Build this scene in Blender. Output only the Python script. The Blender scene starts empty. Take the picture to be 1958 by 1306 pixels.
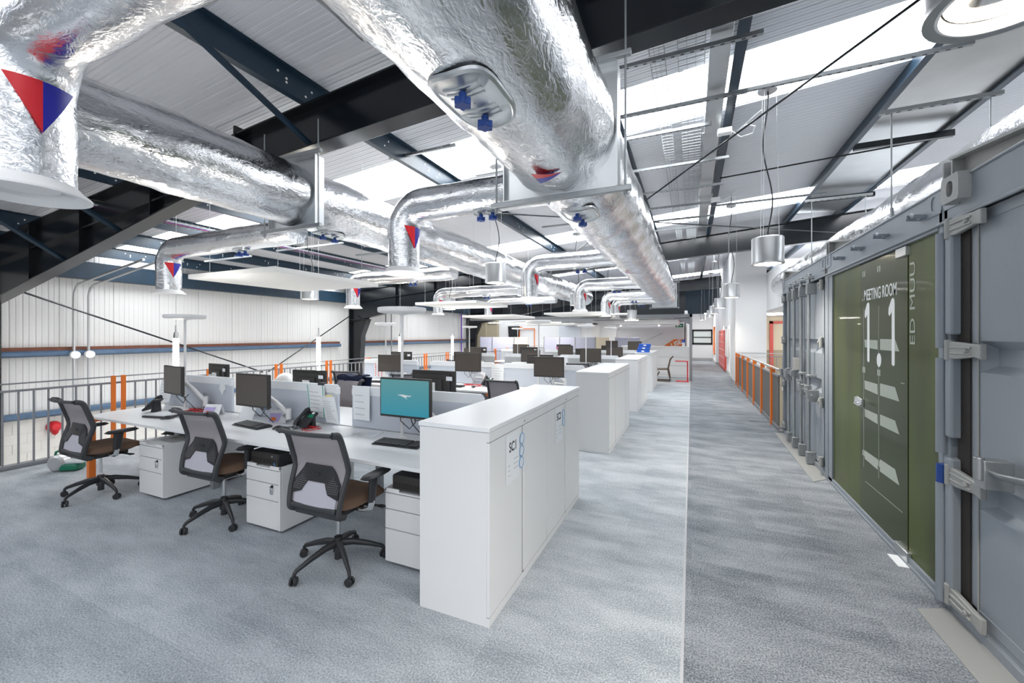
import bpy, math, random
from mathutils import Vector, Matrix, noise
random.seed(7)
C = bpy.context.scene.collection
SC = bpy.context.scene
PI = math.pi
H = 1.64
# ---------------------------------------------------------------- camera, world, light
cam = bpy.data.cameras.new('camera'); co = bpy.data.objects.new('camera', cam); C.objects.link(co)
cam.sensor_width = 36; cam.lens = 36 * 780 / 1958; cam.shift_y = -13 / 1958; cam.clip_start = 0.05; cam.clip_end = 200
co.location = (0, 0, H); co.rotation_euler = (PI / 2, 0, math.radians(23.73))
SC.camera = co
w = bpy.data.worlds.new('world'); SC.world = w; w.use_nodes = True
bg = w.node_tree.nodes['Background']; bg.inputs[0].default_value = (0.93, 0.96, 1.0, 1); bg.inputs[1].default_value = 1.15
SKY = 7.5          # daylight given off by the translucent roof lights
SC.view_settings.view_transform = 'Standard'; SC.view_settings.look = 'None'; SC.view_settings.gamma = 1
SC.view_settings.use_curve_mapping = False; SC.view_settings.exposure = 0.55

def area(name, loc, size, power, rot=(0, 0, 0), col=(1, 1, 1)):
    l = bpy.data.lights.new(name, 'AREA'); l.shape = 'RECTANGLE'; l.size, l.size_y = size; l.energy = power; l.color = col
    o = bpy.data.objects.new(name, l); C.objects.link(o); o.location = loc; o.rotation_euler = rot
    return o

# ---------------------------------------------------------------- materials
def mat(name, col, rough=0.5, metal=0.0, spec=0.5, emit=None, es=0, bump=None, vary=None, alpha=1, coat=0):
    """bump=(scale, strength, distance[, stretch xyz]); vary=(scale, amount)"""
    m = bpy.data.materials.new(name); m.use_nodes = True; nt = m.node_tree; b = nt.nodes['Principled BSDF']
    b.inputs['Base Color'].default_value = (*col, 1); b.inputs['Roughness'].default_value = rough
    b.inputs['Metallic'].default_value = metal; b.inputs['Specular IOR Level'].default_value = spec
    b.inputs['Coat Weight'].default_value = coat; b.inputs['Alpha'].default_value = alpha
    if emit: b.inputs['Emission Color'].default_value = (*emit, 1); b.inputs['Emission Strength'].default_value = es
    tc = nt.nodes.new('ShaderNodeTexCoord')
    if vary:
        n = nt.nodes.new('ShaderNodeTexNoise'); n.inputs['Scale'].default_value = vary[0]; n.inputs['Detail'].default_value = 5
        nt.links.new(tc.outputs['Object'], n.inputs['Vector'])
        mx = nt.nodes.new('ShaderNodeMix'); mx.data_type = 'RGBA'
        mx.inputs[6].default_value = (*[c * (1 - vary[1]) for c in col], 1); mx.inputs[7].default_value = (*[min(1, c * (1 + vary[1])) for c in col], 1)
        nt.links.new(n.outputs['Fac'], mx.inputs[0]); nt.links.new(mx.outputs[2], b.inputs['Base Color'])
    if bump:
        mp = nt.nodes.new('ShaderNodeMapping'); mp.inputs['Scale'].default_value = bump[3] if len(bump) > 3 else (1, 1, 1)
        n = nt.nodes.new('ShaderNodeTexNoise'); n.inputs['Scale'].default_value = bump[0]; n.inputs['Detail'].default_value = 3
        bp = nt.nodes.new('ShaderNodeBump'); bp.inputs['Strength'].default_value = bump[1]; bp.inputs['Distance'].default_value = bump[2]
        nt.links.new(tc.outputs['Object'], mp.inputs['Vector']); nt.links.new(mp.outputs[0], n.inputs['Vector'])
        nt.links.new(n.outputs['Fac'], bp.inputs['Height']); nt.links.new(bp.outputs[0], b.inputs['Normal'])
    return m

def foil_mat(name, stretch, rough=0.2):
    m = bpy.data.materials.new(name); m.use_nodes = True; nt = m.node_tree; b = nt.nodes['Principled BSDF']
    b.inputs['Base Color'].default_value = (0.80, 0.81, 0.83, 1); b.inputs['Metallic'].default_value = 1; b.inputs['Roughness'].default_value = rough
    tc = nt.nodes.new('ShaderNodeTexCoord')
    mp = nt.nodes.new('ShaderNodeMapping'); mp.inputs['Scale'].default_value = stretch
    nt.links.new(tc.outputs['Object'], mp.inputs['Vector'])
    def noise_(scale, detail, dist=0.0):
        n = nt.nodes.new('ShaderNodeTexNoise'); n.inputs['Scale'].default_value = scale; n.inputs['Detail'].default_value = detail
        n.inputs['Distortion'].default_value = dist; nt.links.new(mp.outputs[0], n.inputs['Vector']); return n.outputs['Fac']
    def ridge(s, k):
        a = nt.nodes.new('ShaderNodeMath'); a.operation = 'SUBTRACT'; nt.links.new(s, a.inputs[0]); a.inputs[1].default_value = 0.5
        b_ = nt.nodes.new('ShaderNodeMath'); b_.operation = 'ABSOLUTE'; nt.links.new(a.outputs[0], b_.inputs[0])
        c = nt.nodes.new('ShaderNodeMath'); c.operation = 'MULTIPLY'; nt.links.new(b_.outputs[0], c.inputs[0]); c.inputs[1].default_value = k
        return c.outputs[0]
    s = nt.nodes.new('ShaderNodeMath'); s.operation = 'ADD'
    nt.links.new(ridge(noise_(6, 3, 0.9), 0.9), s.inputs[0]); nt.links.new(ridge(noise_(30, 5, 0.7), 0.42), s.inputs[1])
    bp = nt.nodes.new('ShaderNodeBump'); bp.inputs['Strength'].default_value = 0.55; bp.inputs['Distance'].default_value = 0.022
    nt.links.new(s.outputs[0], bp.inputs['Height']); nt.links.new(bp.outputs[0], b.inputs['Normal'])
    return m

def carpet(name, dark, light):
    m = bpy.data.materials.new(name); m.use_nodes = True; nt = m.node_tree; b = nt.nodes['Principled BSDF']
    b.inputs['Roughness'].default_value = 0.95; b.inputs['Specular IOR Level'].default_value = 0.1
    tc = nt.nodes.new('ShaderNodeTexCoord')
    br = nt.nodes.new('ShaderNodeTexBrick'); br.inputs['Scale'].default_value = 1.0; br.inputs['Mortar Size'].default_value = 0.0
    br.inputs['Brick Width'].default_value = 1.0; br.inputs['Row Height'].default_value = 0.25; br.inputs['Color1'].default_value = (0.25,) * 3 + (1,); br.inputs['Color2'].default_value = (0.75,) * 3 + (1,)
    br.inputs['Bias'].default_value = 0.0
    nt.links.new(tc.outputs['Object'], br.inputs['Vector'])
    mp = nt.nodes.new('ShaderNodeMapping'); mp.inputs['Scale'].default_value = (1.0, 2.4, 1); nt.links.new(tc.outputs['Object'], mp.inputs['Vector'])
    n1 = nt.nodes.new('ShaderNodeTexNoise'); n1.inputs['Scale'].default_value = 1.6; n1.inputs['Detail'].default_value = 7; n1.inputs['Roughness'].default_value = 0.65; nt.links.new(mp.outputs[0], n1.inputs['Vector'])
    n2 = nt.nodes.new('ShaderNodeTexNoise'); n2.inputs['Scale'].default_value = 110; n2.inputs['Detail'].default_value = 3; nt.links.new(tc.outputs['Object'], n2.inputs['Vector'])
    def mth(op, a, bb):
        x = nt.nodes.new('ShaderNodeMath'); x.operation = op
        for i, v in enumerate((a, bb)):
            if isinstance(v, (int, float)): x.inputs[i].default_value = v
            else: nt.links.new(v, x.inputs[i])
        return x.outputs[0]
    t = mth('ADD', mth('MULTIPLY', n1.outputs['Fac'], 1.6), mth('MULTIPLY', br.outputs['Color'], 0.42))
    t = mth('ADD', t, mth('MULTIPLY', n2.outputs['Fac'], 2.6)); t = mth('SUBTRACT', t, 1.82)
    cr = nt.nodes.new('ShaderNodeMix'); cr.data_type = 'RGBA'; cr.inputs[6].default_value = (*dark, 1); cr.inputs[7].default_value = (*light, 1)
    nt.links.new(t, cr.inputs[0]); nt.links.new(cr.outputs[2], b.inputs['Base Color'])
    bp = nt.nodes.new('ShaderNodeBump'); bp.inputs['Strength'].default_value = 0.5; bp.inputs['Distance'].default_value = 0.004
    nt.links.new(n2.outputs['Fac'], bp.inputs['Height']); nt.links.new(bp.outputs[0], b.inputs['Normal'])
    return m

M = dict(
    foil=foil_mat('foil', (1, 0.55, 1)), foilx=foil_mat('foil_cross', (0.5, 1, 1)), foilz=foil_mat('foil_drop', (1, 1, 0.6)),
    white=mat('white_laminate', (0.83, 0.83, 0.83), 0.45), worktop=mat('white_worktop', (0.86, 0.87, 0.88), 0.28),
    cab=mat('white_steel_cabinet', (0.80, 0.80, 0.80), 0.42, bump=(400, 0.05, 0.001)), shadow_gap=mat('gap_shade', (0.10, 0.10, 0.10), 0.8),
    deck=mat('white_liner_sheet', (0.66, 0.665, 0.70), 0.38, spec=0.4), wallw=mat('white_wall_sheet', (0.68, 0.675, 0.67), 0.5),
    plaster=mat('white_plaster', (0.82, 0.83, 0.85), 0.8), greyp=mat('grey_plaster', (0.45, 0.46, 0.48), 0.8),
    brick=mat('painted_block', (0.78, 0.76, 0.72), 0.85, bump=(14, 0.6, 0.01), vary=(3, 0.12)),
    steel=mat('dark_painted_steel', (0.007, 0.009, 0.012), 0.22, spec=0.5, vary=(4, 0.3)), purlin=mat('blue_painted_steel', (0.014, 0.034, 0.058), 0.35, vary=(5, 0.3)),
    rail_blue=mat('blue_sheeting_rail', (0.07, 0.13, 0.22), 0.35, vary=(5, 0.35)), rust=mat('rusty_steel', (0.16, 0.06, 0.035), 0.8, vary=(8, 0.5)),
    galv=mat('galvanised_steel', (0.36, 0.38, 0.39), 0.42, 0.9, vary=(14, 0.15)), galvsheet=mat('galvanised_sheet', (0.62, 0.64, 0.65), 0.28, 0.85, vary=(3, 0.12)),
    alu=mat('silver_lacquer', (0.56, 0.57, 0.58), 0.34, 0.75), chrome=mat('chrome', (0.8, 0.8, 0.8), 0.12, 1.0),
    black=mat('black_plastic', (0.022, 0.023, 0.026), 0.42), charcoal=mat('charcoal_plastic', (0.042, 0.044, 0.048), 0.5), darkplas=mat('dark_brown_plastic', (0.035, 0.032, 0.03), 0.45),
    screen=mat('screen_off', (0.085, 0.072, 0.062), 0.28), seat=mat('brown_seat_fabric', (0.17, 0.105, 0.07), 0.95, bump=(350, 0.3, 0.002)),
    mesh=mat('grey_mesh_fabric', (0.36, 0.33, 0.35), 0.85, bump=(260, 0.8, 0.003)), meshlow=mat('pale_mesh_fabric', (0.5, 0.49, 0.55), 0.85, bump=(260, 0.5, 0.002)),
    cont=mat('grey_container_paint', (0.235, 0.265, 0.30), 0.42, bump=(30, 0.10, 0.006), vary=(2, 0.08)), contlight=mat('pale_grey_container_paint', (0.30, 0.305, 0.30), 0.45, bump=(30, 0.12, 0.006)),
    gasket=mat('black_rubber', (0.018, 0.014, 0.012), 0.8, bump=(60, 0.6, 0.006)), glassg=None,
    orange=mat('orange_paint', (0.80, 0.19, 0.02), 0.4), railgrey=mat('grey_rail_paint', (0.24, 0.25, 0.27), 0.4), infill=mat('grey_perforated_panel', (0.16, 0.155, 0.15), 0.6),
    fabric=mat('pale_blue_screen_fabric', (0.57, 0.61, 0.68), 0.95, bump=(300, 0.3, 0.002)), fabgrey=mat('grey_screen_fabric', (0.42, 0.43, 0.44), 0.95),
    band=mat('screen_white_band', (0.80, 0.82, 0.85), 0.4), lilac=mat('lilac_acoustic_panel', (0.40, 0.41, 0.52), 0.9), cream=mat('cream_acoustic_panel', (0.66, 0.58, 0.46), 0.9),
    raft=mat('white_acoustic_board', (0.88, 0.87, 0.84), 0.9), paper=mat('paper', (0.84, 0.86, 0.88), 0.8), ink=mat('ink', (0.04, 0.04, 0.05), 0.8), faintink=mat('grey_print', (0.45, 0.48, 0.52), 0.8),
    red=mat('red_plastic', (0.62, 0.02, 0.03), 0.4), redlock=mat('red_locker_paint', (0.62, 0.09, 0.08), 0.45), blue=mat('blue_plastic', (0.008, 0.05, 0.26), 0.4), bluebox=mat('blue_card', (0.015, 0.11, 0.55), 0.5),
    tri_red=mat('red_sticker', (0.62, 0.015, 0.025), 0.35), tri_blue=mat('blue_sticker', (0.01, 0.012, 0.32), 0.35), purple=mat('purple_cable', (0.16, 0.05, 0.45), 0.5),
    green=mat('green_plastic', (0.01, 0.17, 0.10), 0.35), clear=mat('milky_plastic', (0.6, 0.64, 0.66), 0.25), exitg=mat('exit_green', (0.0, 0.22, 0.10), 0.5),
    navy=mat('navy_cloth', (0.012, 0.02, 0.055), 0.95), beige=mat('beige_door_panel', (0.42, 0.37, 0.27), 0.6), brown=mat('brown_wood', (0.10, 0.07, 0.05), 0.5),
    cyan=mat('cyan_marker', (0.05, 0.30, 0.62), 0.5), yellow=mat('yellow_note', (0.85, 0.75, 0.35), 0.8), pink=mat('pink_card', (0.75, 0.16, 0.36), 0.6), teal=mat('teal_strip', (0.02, 0.42, 0.33), 0.5), lilacp=mat('lilac_print', (0.50, 0.42, 0.72), 0.7),
    concrete=mat('concrete', (0.35, 0.34, 0.32), 0.9, vary=(1.5, 0.2)), bag=mat('grey_polythene', (0.55, 0.56, 0.6), 0.3, bump=(12, 0.8, 0.02)),
    vinyl=mat('white_vinyl', (0.85, 0.87, 0.86), 0.5), vinylpale=mat('etched_vinyl', (0.42, 0.46, 0.40), 0.45),
    carpet_light=carpet('pale_carpet', (0.24, 0.27, 0.30), (0.56, 0.595, 0.63)), carpet_dark=carpet('blue_grey_carpet', (0.095, 0.11, 0.13), (0.36, 0.385, 0.42)),
    sky=mat('roof_light_sheet', (0.9, 0.9, 0.9), 0.4, emit=(0.95, 0.98, 1.0), es=SKY),
    lamp=mat('lamp_glow', (0.9, 0.9, 0.9), 0.4, emit=(1.0, 0.88, 0.68), es=9), tube=mat('tube_glow', (0.9, 0.9, 0.9), 0.4, emit=(1.0, 0.93, 0.8), es=38),
    uplight=mat('uplight_glow', (0.9, 0.9, 0.9), 0.4, emit=(1.0, 0.96, 0.9), es=10),
)
def glass(name, col, rough, weight, alpha=1):
    m = mat(name, col, rough, coat=1.0); b = m.node_tree.nodes['Principled BSDF']; b.inputs['Transmission Weight'].default_value = weight; b.inputs['IOR'].default_value = 1.45
    b.inputs['Coat Roughness'].default_value = 0.02
    return m
def green_glass():
    m = mat('green_filmed_glass', (0.115, 0.165, 0.045), 0.38, spec=.2, coat=.1); nt = m.node_tree; b = nt.nodes['Principled BSDF']; b.inputs['Coat Roughness'].default_value = 0.03
    tc = nt.nodes.new('ShaderNodeTexCoord'); mp = nt.nodes.new('ShaderNodeMapping'); mp.inputs['Scale'].default_value = (0.2, 1.6, 0.25)
    n = nt.nodes.new('ShaderNodeTexNoise'); n.inputs['Scale'].default_value = 2.2; n.inputs['Detail'].default_value = 2
    mx = nt.nodes.new('ShaderNodeMix'); mx.data_type = 'RGBA'; mx.inputs[6].default_value = (0.028, 0.034, 0.022, 1); mx.inputs[7].default_value = (0.11, 0.14, 0.025, 1)
    nt.links.new(tc.outputs['Object'], mp.inputs[0]); nt.links.new(mp.outputs[0], n.inputs['Vector']); nt.links.new(n.outputs['Fac'], mx.inputs[0]); nt.links.new(mx.outputs[2], b.inputs['Base Color'])
    return m
M['glassg'] = green_glass()
M['glassdoor'] = mat('green_door_film', (0.038, 0.052, 0.012), 0.3, spec=.2, coat=.15)
def teal_screen():
    m = mat('teal_desktop', (0.02, 0.1, 0.12), 0.3); nt = m.node_tree; b = nt.nodes['Principled BSDF']
    tc = nt.nodes.new('ShaderNodeTexCoord'); sp = nt.nodes.new('ShaderNodeSeparateXYZ'); r = nt.nodes.new('ShaderNodeValToRGB')
    r.color_ramp.elements[0].color = (0.03, 0.26, 0.36, 1); r.color_ramp.elements[1].color = (0.12, 0.30, 0.30, 1)
    nt.links.new(tc.outputs['Generated'], sp.inputs[0]); nt.links.new(sp.outputs[2], r.inputs[0])
    nt.links.new(r.outputs[0], b.inputs['Emission Color']); b.inputs['Emission Strength'].default_value = 0.5
    return m
M['teal_screen'] = teal_screen()

# ---------------------------------------------------------------- mesh builder
class MB:
    def __init__(s): s.v = []; s.f = []
    def add(s, vs, fs):
        n = len(s.v); s.v += [tuple(p) for p in vs]; s.f += [tuple(i + n for i in f) for f in fs]; return s
    def box(s, x0, x1, y0, y1, z0, z1):
        x0, x1 = sorted((x0, x1)); y0, y1 = sorted((y0, y1)); z0, z1 = sorted((z0, z1))
        return s.add([(x0, y0, z0), (x1, y0, z0), (x1, y1, z0), (x0, y1, z0), (x0, y0, z1), (x1, y0, z1), (x1, y1, z1), (x0, y1, z1)],
                     [(0, 3, 2, 1), (4, 5, 6, 7), (0, 1, 5, 4), (1, 2, 6, 5), (2, 3, 7, 6), (3, 0, 4, 7)])
    def cyl(s, p0, p1, r0, r1=None, n=20, caps=True):
        r1 = r0 if r1 is None else r1
        p0 = Vector(p0); p1 = Vector(p1); d = (p1 - p0).normalized(); a = d.orthogonal().normalized(); b = d.cross(a)
        vs = []
        for p, r in ((p0, r0), (p1, r1)):
            for i in range(n):
                t = 2 * PI * i / n; vs.append(p + (a * math.cos(t) + b * math.sin(t)) * r)
        fs = [(i, (i + 1) % n, n + (i + 1) % n, n + i) for i in range(n)]
        if caps: fs += [tuple(range(n))[::-1], tuple(range(n, 2 * n))]
        return s.add(vs, fs)
    def tube(s, pts, r, n=12, closed=False, wob=0.0, up=None, flat=None, seed=0):
        pts = [Vector(p) for p in pts]; m = len(pts); vs = []
        def tan(i):
            if closed: return (pts[(i + 1) % m] - pts[i - 1]).normalized()
            return (pts[min(i + 1, m - 1)] - pts[max(i - 1, 0)]).normalized()
        a = (Vector(up) if up else tan(0).orthogonal()).normalized()
        for i in range(m):
            t = tan(i); a = (a - t * a.dot(t))
            a = a.normalized() if a.length > 1e-6 else t.orthogonal().normalized()
            b = t.cross(a); ri = r[i] if isinstance(r, (list, tuple)) else r
            for k in range(n):
                th = 2 * PI * k / n; q = a * math.cos(th) * (flat[0] if flat else 1) + b * math.sin(th) * (flat[1] if flat else 1)
                rr = ri
                if wob:
                    P = pts[i] + q * ri
                    rr = ri + wob * noise.noise(P * 3.1 + Vector((seed, 0, 0))) + wob * 0.5 * noise.noise(P * 9.0)
                vs.append(pts[i] + q * rr)
        fs = []
        for i in range(m if closed else m - 1):
            j = (i + 1) % m
            fs += [(i * n + k, i * n + (k + 1) % n, j * n + (k + 1) % n, j * n + k) for k in range(n)]
        if not closed: fs += [tuple(range(n))[::-1], tuple(range((m - 1) * n, m * n))]
        return s.add(vs, fs)
    def lathe(s, prof, n=32, c=(0, 0, 0), cap=True):
        vs = []; m = len(prof)
        for r, z in prof:
            for k in range(n):
                t = 2 * PI * k / n; vs.append((c[0] + r * math.cos(t), c[1] + r * math.sin(t), c[2] + z))
        fs = []
        for i in range(m - 1): fs += [(i * n + k, i * n + (k + 1) % n, (i + 1) * n + (k + 1) % n, (i + 1) * n + k) for k in range(n)]
        if cap and prof[0][0] > 1e-5: fs.append(tuple(range(n))[::-1])
        if cap and prof[-1][0] > 1e-5: fs.append(tuple(range((m - 1) * n, m * n)))
        return s.add(vs, fs)
    def prism(s, poly, axis, lo, hi):
        """poly of 2D points in the other two axes (in xyz order), extruded along axis"""
        def P(p, t):
            if axis == 'z': return (p[0], p[1], t)
            if axis == 'y': return (p[0], t, p[1])
            return (t, p[0], p[1])
        n = len(poly); vs = [P(p, lo) for p in poly] + [P(p, hi) for p in poly]
        return s.add(vs, [tuple(range(n))[::-1], tuple(range(n, 2 * n))] + [(i, (i + 1) % n, n + (i + 1) % n, n + i) for i in range(n)])
    def grid(s, fn, nu, nv, thick=None):
        """surface fn(u,v) with u,v in 0..1; thick=(dx,dy,dz) offset of a back face"""
        vs = [fn(i / nu, j / nv) for j in range(nv + 1) for i in range(nu + 1)]
        W = nu + 1; fs = [(j * W + i, j * W + i + 1, (j + 1) * W + i + 1, (j + 1) * W + i) for j in range(nv) for i in range(nu)]
        if thick:
            t = Vector(thick); k = len(vs); vs = vs + [Vector(p) + t for p in vs]; fs = fs + [tuple(a + k for a in f)[::-1] for f in fs]
            rim = [i for i in range(W)] + [j * W + nu for j in range(1, nv + 1)] + [nv * W + i for i in range(nu - 1, -1, -1)] + [j * W for j in range(nv - 1, 0, -1)]
            fs += [(rim[(i + 1) % len(rim)], rim[i], rim[i] + k, rim[(i + 1) % len(rim)] + k) for i in range(len(rim))]
        return s.add(vs, fs)
    def xf(s, mt, start=0):
        s.v = s.v[:start] + [tuple(mt @ Vector(p)) for p in s.v[start:]]; return s
    def build(s, name, m, parent=None, bevel=0, seg=2, smooth=True, angle=35):
        me = bpy.data.meshes.new(name); me.from_pydata(s.v, [], s.f); me.update()
        import bmesh
        b = bmesh.new(); b.from_mesh(me); bmesh.ops.recalc_face_normals(b, faces=b.faces); b.to_mesh(me); b.free()
        if smooth:
            me.shade_smooth(); me.set_sharp_from_angle(angle=math.radians(angle))
        me.materials.append(M[m] if isinstance(m, str) else m)
        o = bpy.data.objects.new(name, me); C.objects.link(o)
        if parent: o.parent = parent
        if bevel:
            md = o.modifiers.new('bevel', 'BEVEL'); md.width = bevel; md.segments = seg; md.limit_method = 'ANGLE'; md.angle_limit = math.radians(40)
        return o
def tag(o, label, cat, group=None):
    o['label'] = label; o['category'] = cat
    if group: o['group'] = group
    return o
def thing(name, label, cat, loc=(0, 0, 0), rz=0, group=None):
    o = bpy.data.objects.new(name, None); C.objects.link(o); o.location = loc; o.rotation_euler = (0, 0, rz); o.empty_display_size = 0.1
    return tag(o, label, cat, group)
def struct(name, mb, m, **k):
    o = mb.build(name, m, **k); o['kind'] = 'structure'; return o
def dup(root, loc, rz=0, label=None):
    r = root.copy(); C.objects.link(r); r.location = loc; r.rotation_euler = (0, 0, rz)
    if label: r['label'] = label
    for ch in list(root.children):
        c = ch.copy(); C.objects.link(c); c.parent = r
        for g in ch.children:
            d = g.copy(); C.objects.link(d); d.parent = c
    return r
def text(name, s, size, m, parent, loc, rot, extrude=0.0008, squash=(1, 1, 1), bold=0.0):
    cu = bpy.data.curves.new(name, 'FONT'); cu.body = s; cu.size = size; cu.extrude = extrude; cu.offset = bold; cu.align_x = 'CENTER'; cu.align_y = 'CENTER'
    t = bpy.data.objects.new('tmp', cu); C.objects.link(t)
    dg = bpy.context.evaluated_depsgraph_get(); me = bpy.data.meshes.new_from_object(t.evaluated_get(dg)); bpy.data.objects.remove(t)
    me.materials.clear(); me.materials.append(M[m]); o = bpy.data.objects.new(name, me); C.objects.link(o)
    o.location = loc; o.rotation_euler = rot; o.scale = squash
    if parent: o.parent = parent
    return o
def arc(c, r, a0, a1, n, plane='xz'):
    out = []
    for i in range(n + 1):
        t = a0 + (a1 - a0) * i / n
        u, v = r * math.cos(t), r * math.sin(t)
        out.append((c[0] + u, c[1], c[2] + v) if plane == 'xz' else (c[0], c[1] + u, c[2] + v) if plane == 'yz' else (c[0] + u, c[1] + v, c[2]))
    return out
# ================================================================ SETTING
XW = -13.8
def zr(x): return 4.84 + 0.079 * x          # underside of the roof liner
def zb(x): return 4.02 + 0.058 * x          # underside of the rafters
YEND = 29.4
fl = MB(); fl.box(-7.55, -0.04, -4.6, 25.0, -0.25, 0); struct('floor', fl, 'carpet_light', smooth=False)
fl = MB(); fl.prism([(-0.04, -3), (8, -3), (8, 8.05), (1.33, 8.05), (1.33, 15.2), (2.2, 15.2), (2.2, YEND), (-0.04, YEND)], 'z', -0.25, 0.0)
struct('floor', fl, 'carpet_dark', smooth=False)
struct('trim_1', MB().box(-0.05, -0.035, -3, 15.8, 0, 0.002), 'greyp', smooth=False)
struct('floor', MB().box(-14, -7.55, -4.6, 26, -3.2, -3.0), 'concrete', smooth=False)
struct('floor', MB().box(1.33, 9, 8.05, YEND, -3.2, -3.0), 'concrete', smooth=False)
struct('trim_2', MB().box(-7.66, -7.55, -3, 25, -0.3, 0.05), 'railgrey', smooth=False)
struct('trim_3', MB().box(1.33, 1.40, 8.05, 15.2, -0.3, 0.03), 'railgrey', smooth=False)
# ribbed roof liner between the roof lights
SKYL = [(-1.35, -0.8), (5.35, 6.6), (11.35, 12.6), (17.4, 18.6), (23.2, 24.4)]  # first strip is unseen, added behind the camera to light the foreground
def deck_piece(y0, y1):
    mb = MB(); prof = []; y = y0; p = 0.104
    while y < y1 - 1e-6:
        for a, z in ((0, 0), (0.006, 0.007), (0.016, 0.007), (0.022, 0), (0.060, 0), (0.064, 0.003), (0.069, 0.003), (0.073, 0)):
            if y + a < y1: prof.append((y + a, z))
        y += p
    prof.append((y1, 0)); n = len(prof)
    vs = [(x, yy, zr(x) + zz) for x in (XW, 9.0) for yy, zz in prof]
    vs += [(x, yy, zr(x) + 0.12) for x in (XW, 9.0) for yy in (y0, y1)]
    fs = [(i, i + 1, n + i + 1, n + i) for i in range(n - 1)] + [(2 * n, 2 * n + 1, 2 * n + 3, 2 * n + 2)]
    mb.add(vs, fs); return mb
ys = -4.5
for k, (a, b) in enumerate(SKYL):
    if a > ys: struct('ceiling', deck_piece(ys, a), 'deck', angle=20)
    ys = b
    mb = MB(); mb.add([(XW, a, zr(XW) + .03), (9, a, zr(9) + .03), (9, b, zr(9) + .03), (XW, b, zr(XW) + .03)], [(0, 1, 2, 3)])
    mb.add([(XW, a, zr(XW) + .05), (9, a, zr(9) + .05), (9, b, zr(9) + .05), (XW, b, zr(XW) + .05)], [(0, 1, 2, 3)])
    struct('window_%d' % (k + 1), mb, 'sky', smooth=False)
struct('ceiling', deck_piece(ys, 31), 'deck', angle=20)
# ribbed wall
def ribwall(y0, y1, z0, z1, x):
    mb = MB(); prof = []; y = y0; i = 0
    while y < y1 - 1e-6:
        if i % 5 == 0: seq = ((0, 0), (0.004, -0.02), (0.014, -0.02), (0.018, 0), (0.10, 0), (0.105, -.006), (.125, -.006), (.13, 0))
        else: seq = ((0, 0), (0.010, -0.010), (0.03, -0.010), (0.04, 0), (0.10, 0), (0.105, -.006), (.125, -.006), (.13, 0))
        for a, d in seq:
            if y + a < y1: prof.append((y + a, d))
        y += 0.2; i += 1
    prof.append((y1, 0)); n = len(prof)
    mb.add([(x + d, yy, z) for z in (z0, z1) for yy, d in prof], [(i, i + 1, n + i + 1, n + i) for i in range(n - 1)])
    return mb
struct('wall_left', ribwall(-4.45, 25.0, -0.18, 3.9, XW), 'wallw', angle=20)
struct('wall_light_block', MB().box(-14, -3.6, -4.6, -4.45, -3, 5.2), 'greyp', smooth=False)  # unseen wall added behind the camera to darken the near floor
bw = MB(); z = -3.0; r = 0
while z < -0.19:
    y = -3 - (0.22 if r % 2 else 0)
    while y < 25:
        bw.box(XW - 0.1, XW + 0.02, max(-3, y + .004), min(25, y + 0.43), z + .004, min(z + 0.208, -.19)); y += 0.44
    z += 0.22; r += 1
bw.box(XW - .1, XW + .008, -3, 25, -3, -.19)
struct('wall_left', bw, 'brick', smooth=False)
# end walls
struct('wall_back', MB().box(-12.1, -0.3, 25.0, 25.15, -3, 2.75), 'plaster', smooth=False)
ew = MB(); ew.box(XW, 9, 30.0, 30.2, 2.2, 5.6); y = XW
while y < 9: ew.box(y, y + .05, 29.96, 30.0, 2.2, 5.6); y += 0.35
struct('wall_back', ew, 'purlin', smooth=False)
struct('wall_back', MB().box(XW, -0.3, 25.2, 25.3, 2.75, 4.4), 'steel', smooth=False)
cw = MB(); cw.box(-0.3, 2.2, YEND, YEND + .1, 0, 1.02).box(-0.3, 0.05, YEND, YEND + .1, 1.02, 1.95).box(2.0, 2.2, YEND, YEND + .1, 1.02, 1.95).box(-.3, 2.2, YEND, YEND + .1, 1.95, 3.0)
struct('wall_back', cw, 'plaster', smooth=False)
struct('wall_partition', MB().box(-0.35, -0.2, 25.0, YEND, 0, 3.0), 'plaster', smooth=False)
struct('baseboard_back', MB().box(-0.2, 2.2, YEND - .02, YEND, 0, 0.13), 'greyp', smooth=False)
wf = MB(); X0, X1, Z0, Z1 = 0.05, 2.0, 1.02, 1.95; Y = YEND - .03
for q in ((X0, X1, Z0, Z0 + .06), (X0, X1, Z1 - .06, Z1), (X0, X0 + .06, Z0, Z1), (X1 - .06, X1, Z0, Z1), (1.2, 1.26, Z0, Z1)): wf.box(q[0] - .03, q[1] + .03, Y - .02, Y + .1, q[2] - .03, q[3] + .03)
wf.box(X0, X1, Y, Y + .05, 1.44, 1.50); wn = struct('window_7', wf, 'steel', smooth=False)
struct('window_8', MB().box(X0 + .05, X1 - .05, YEND + .02, YEND + .03, Z0 + .05, Z1 - .05), mat('window_glass', (.55, .6, .6), .1, emit=(.8, .85, .8), es=.12), smooth=False)
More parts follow.
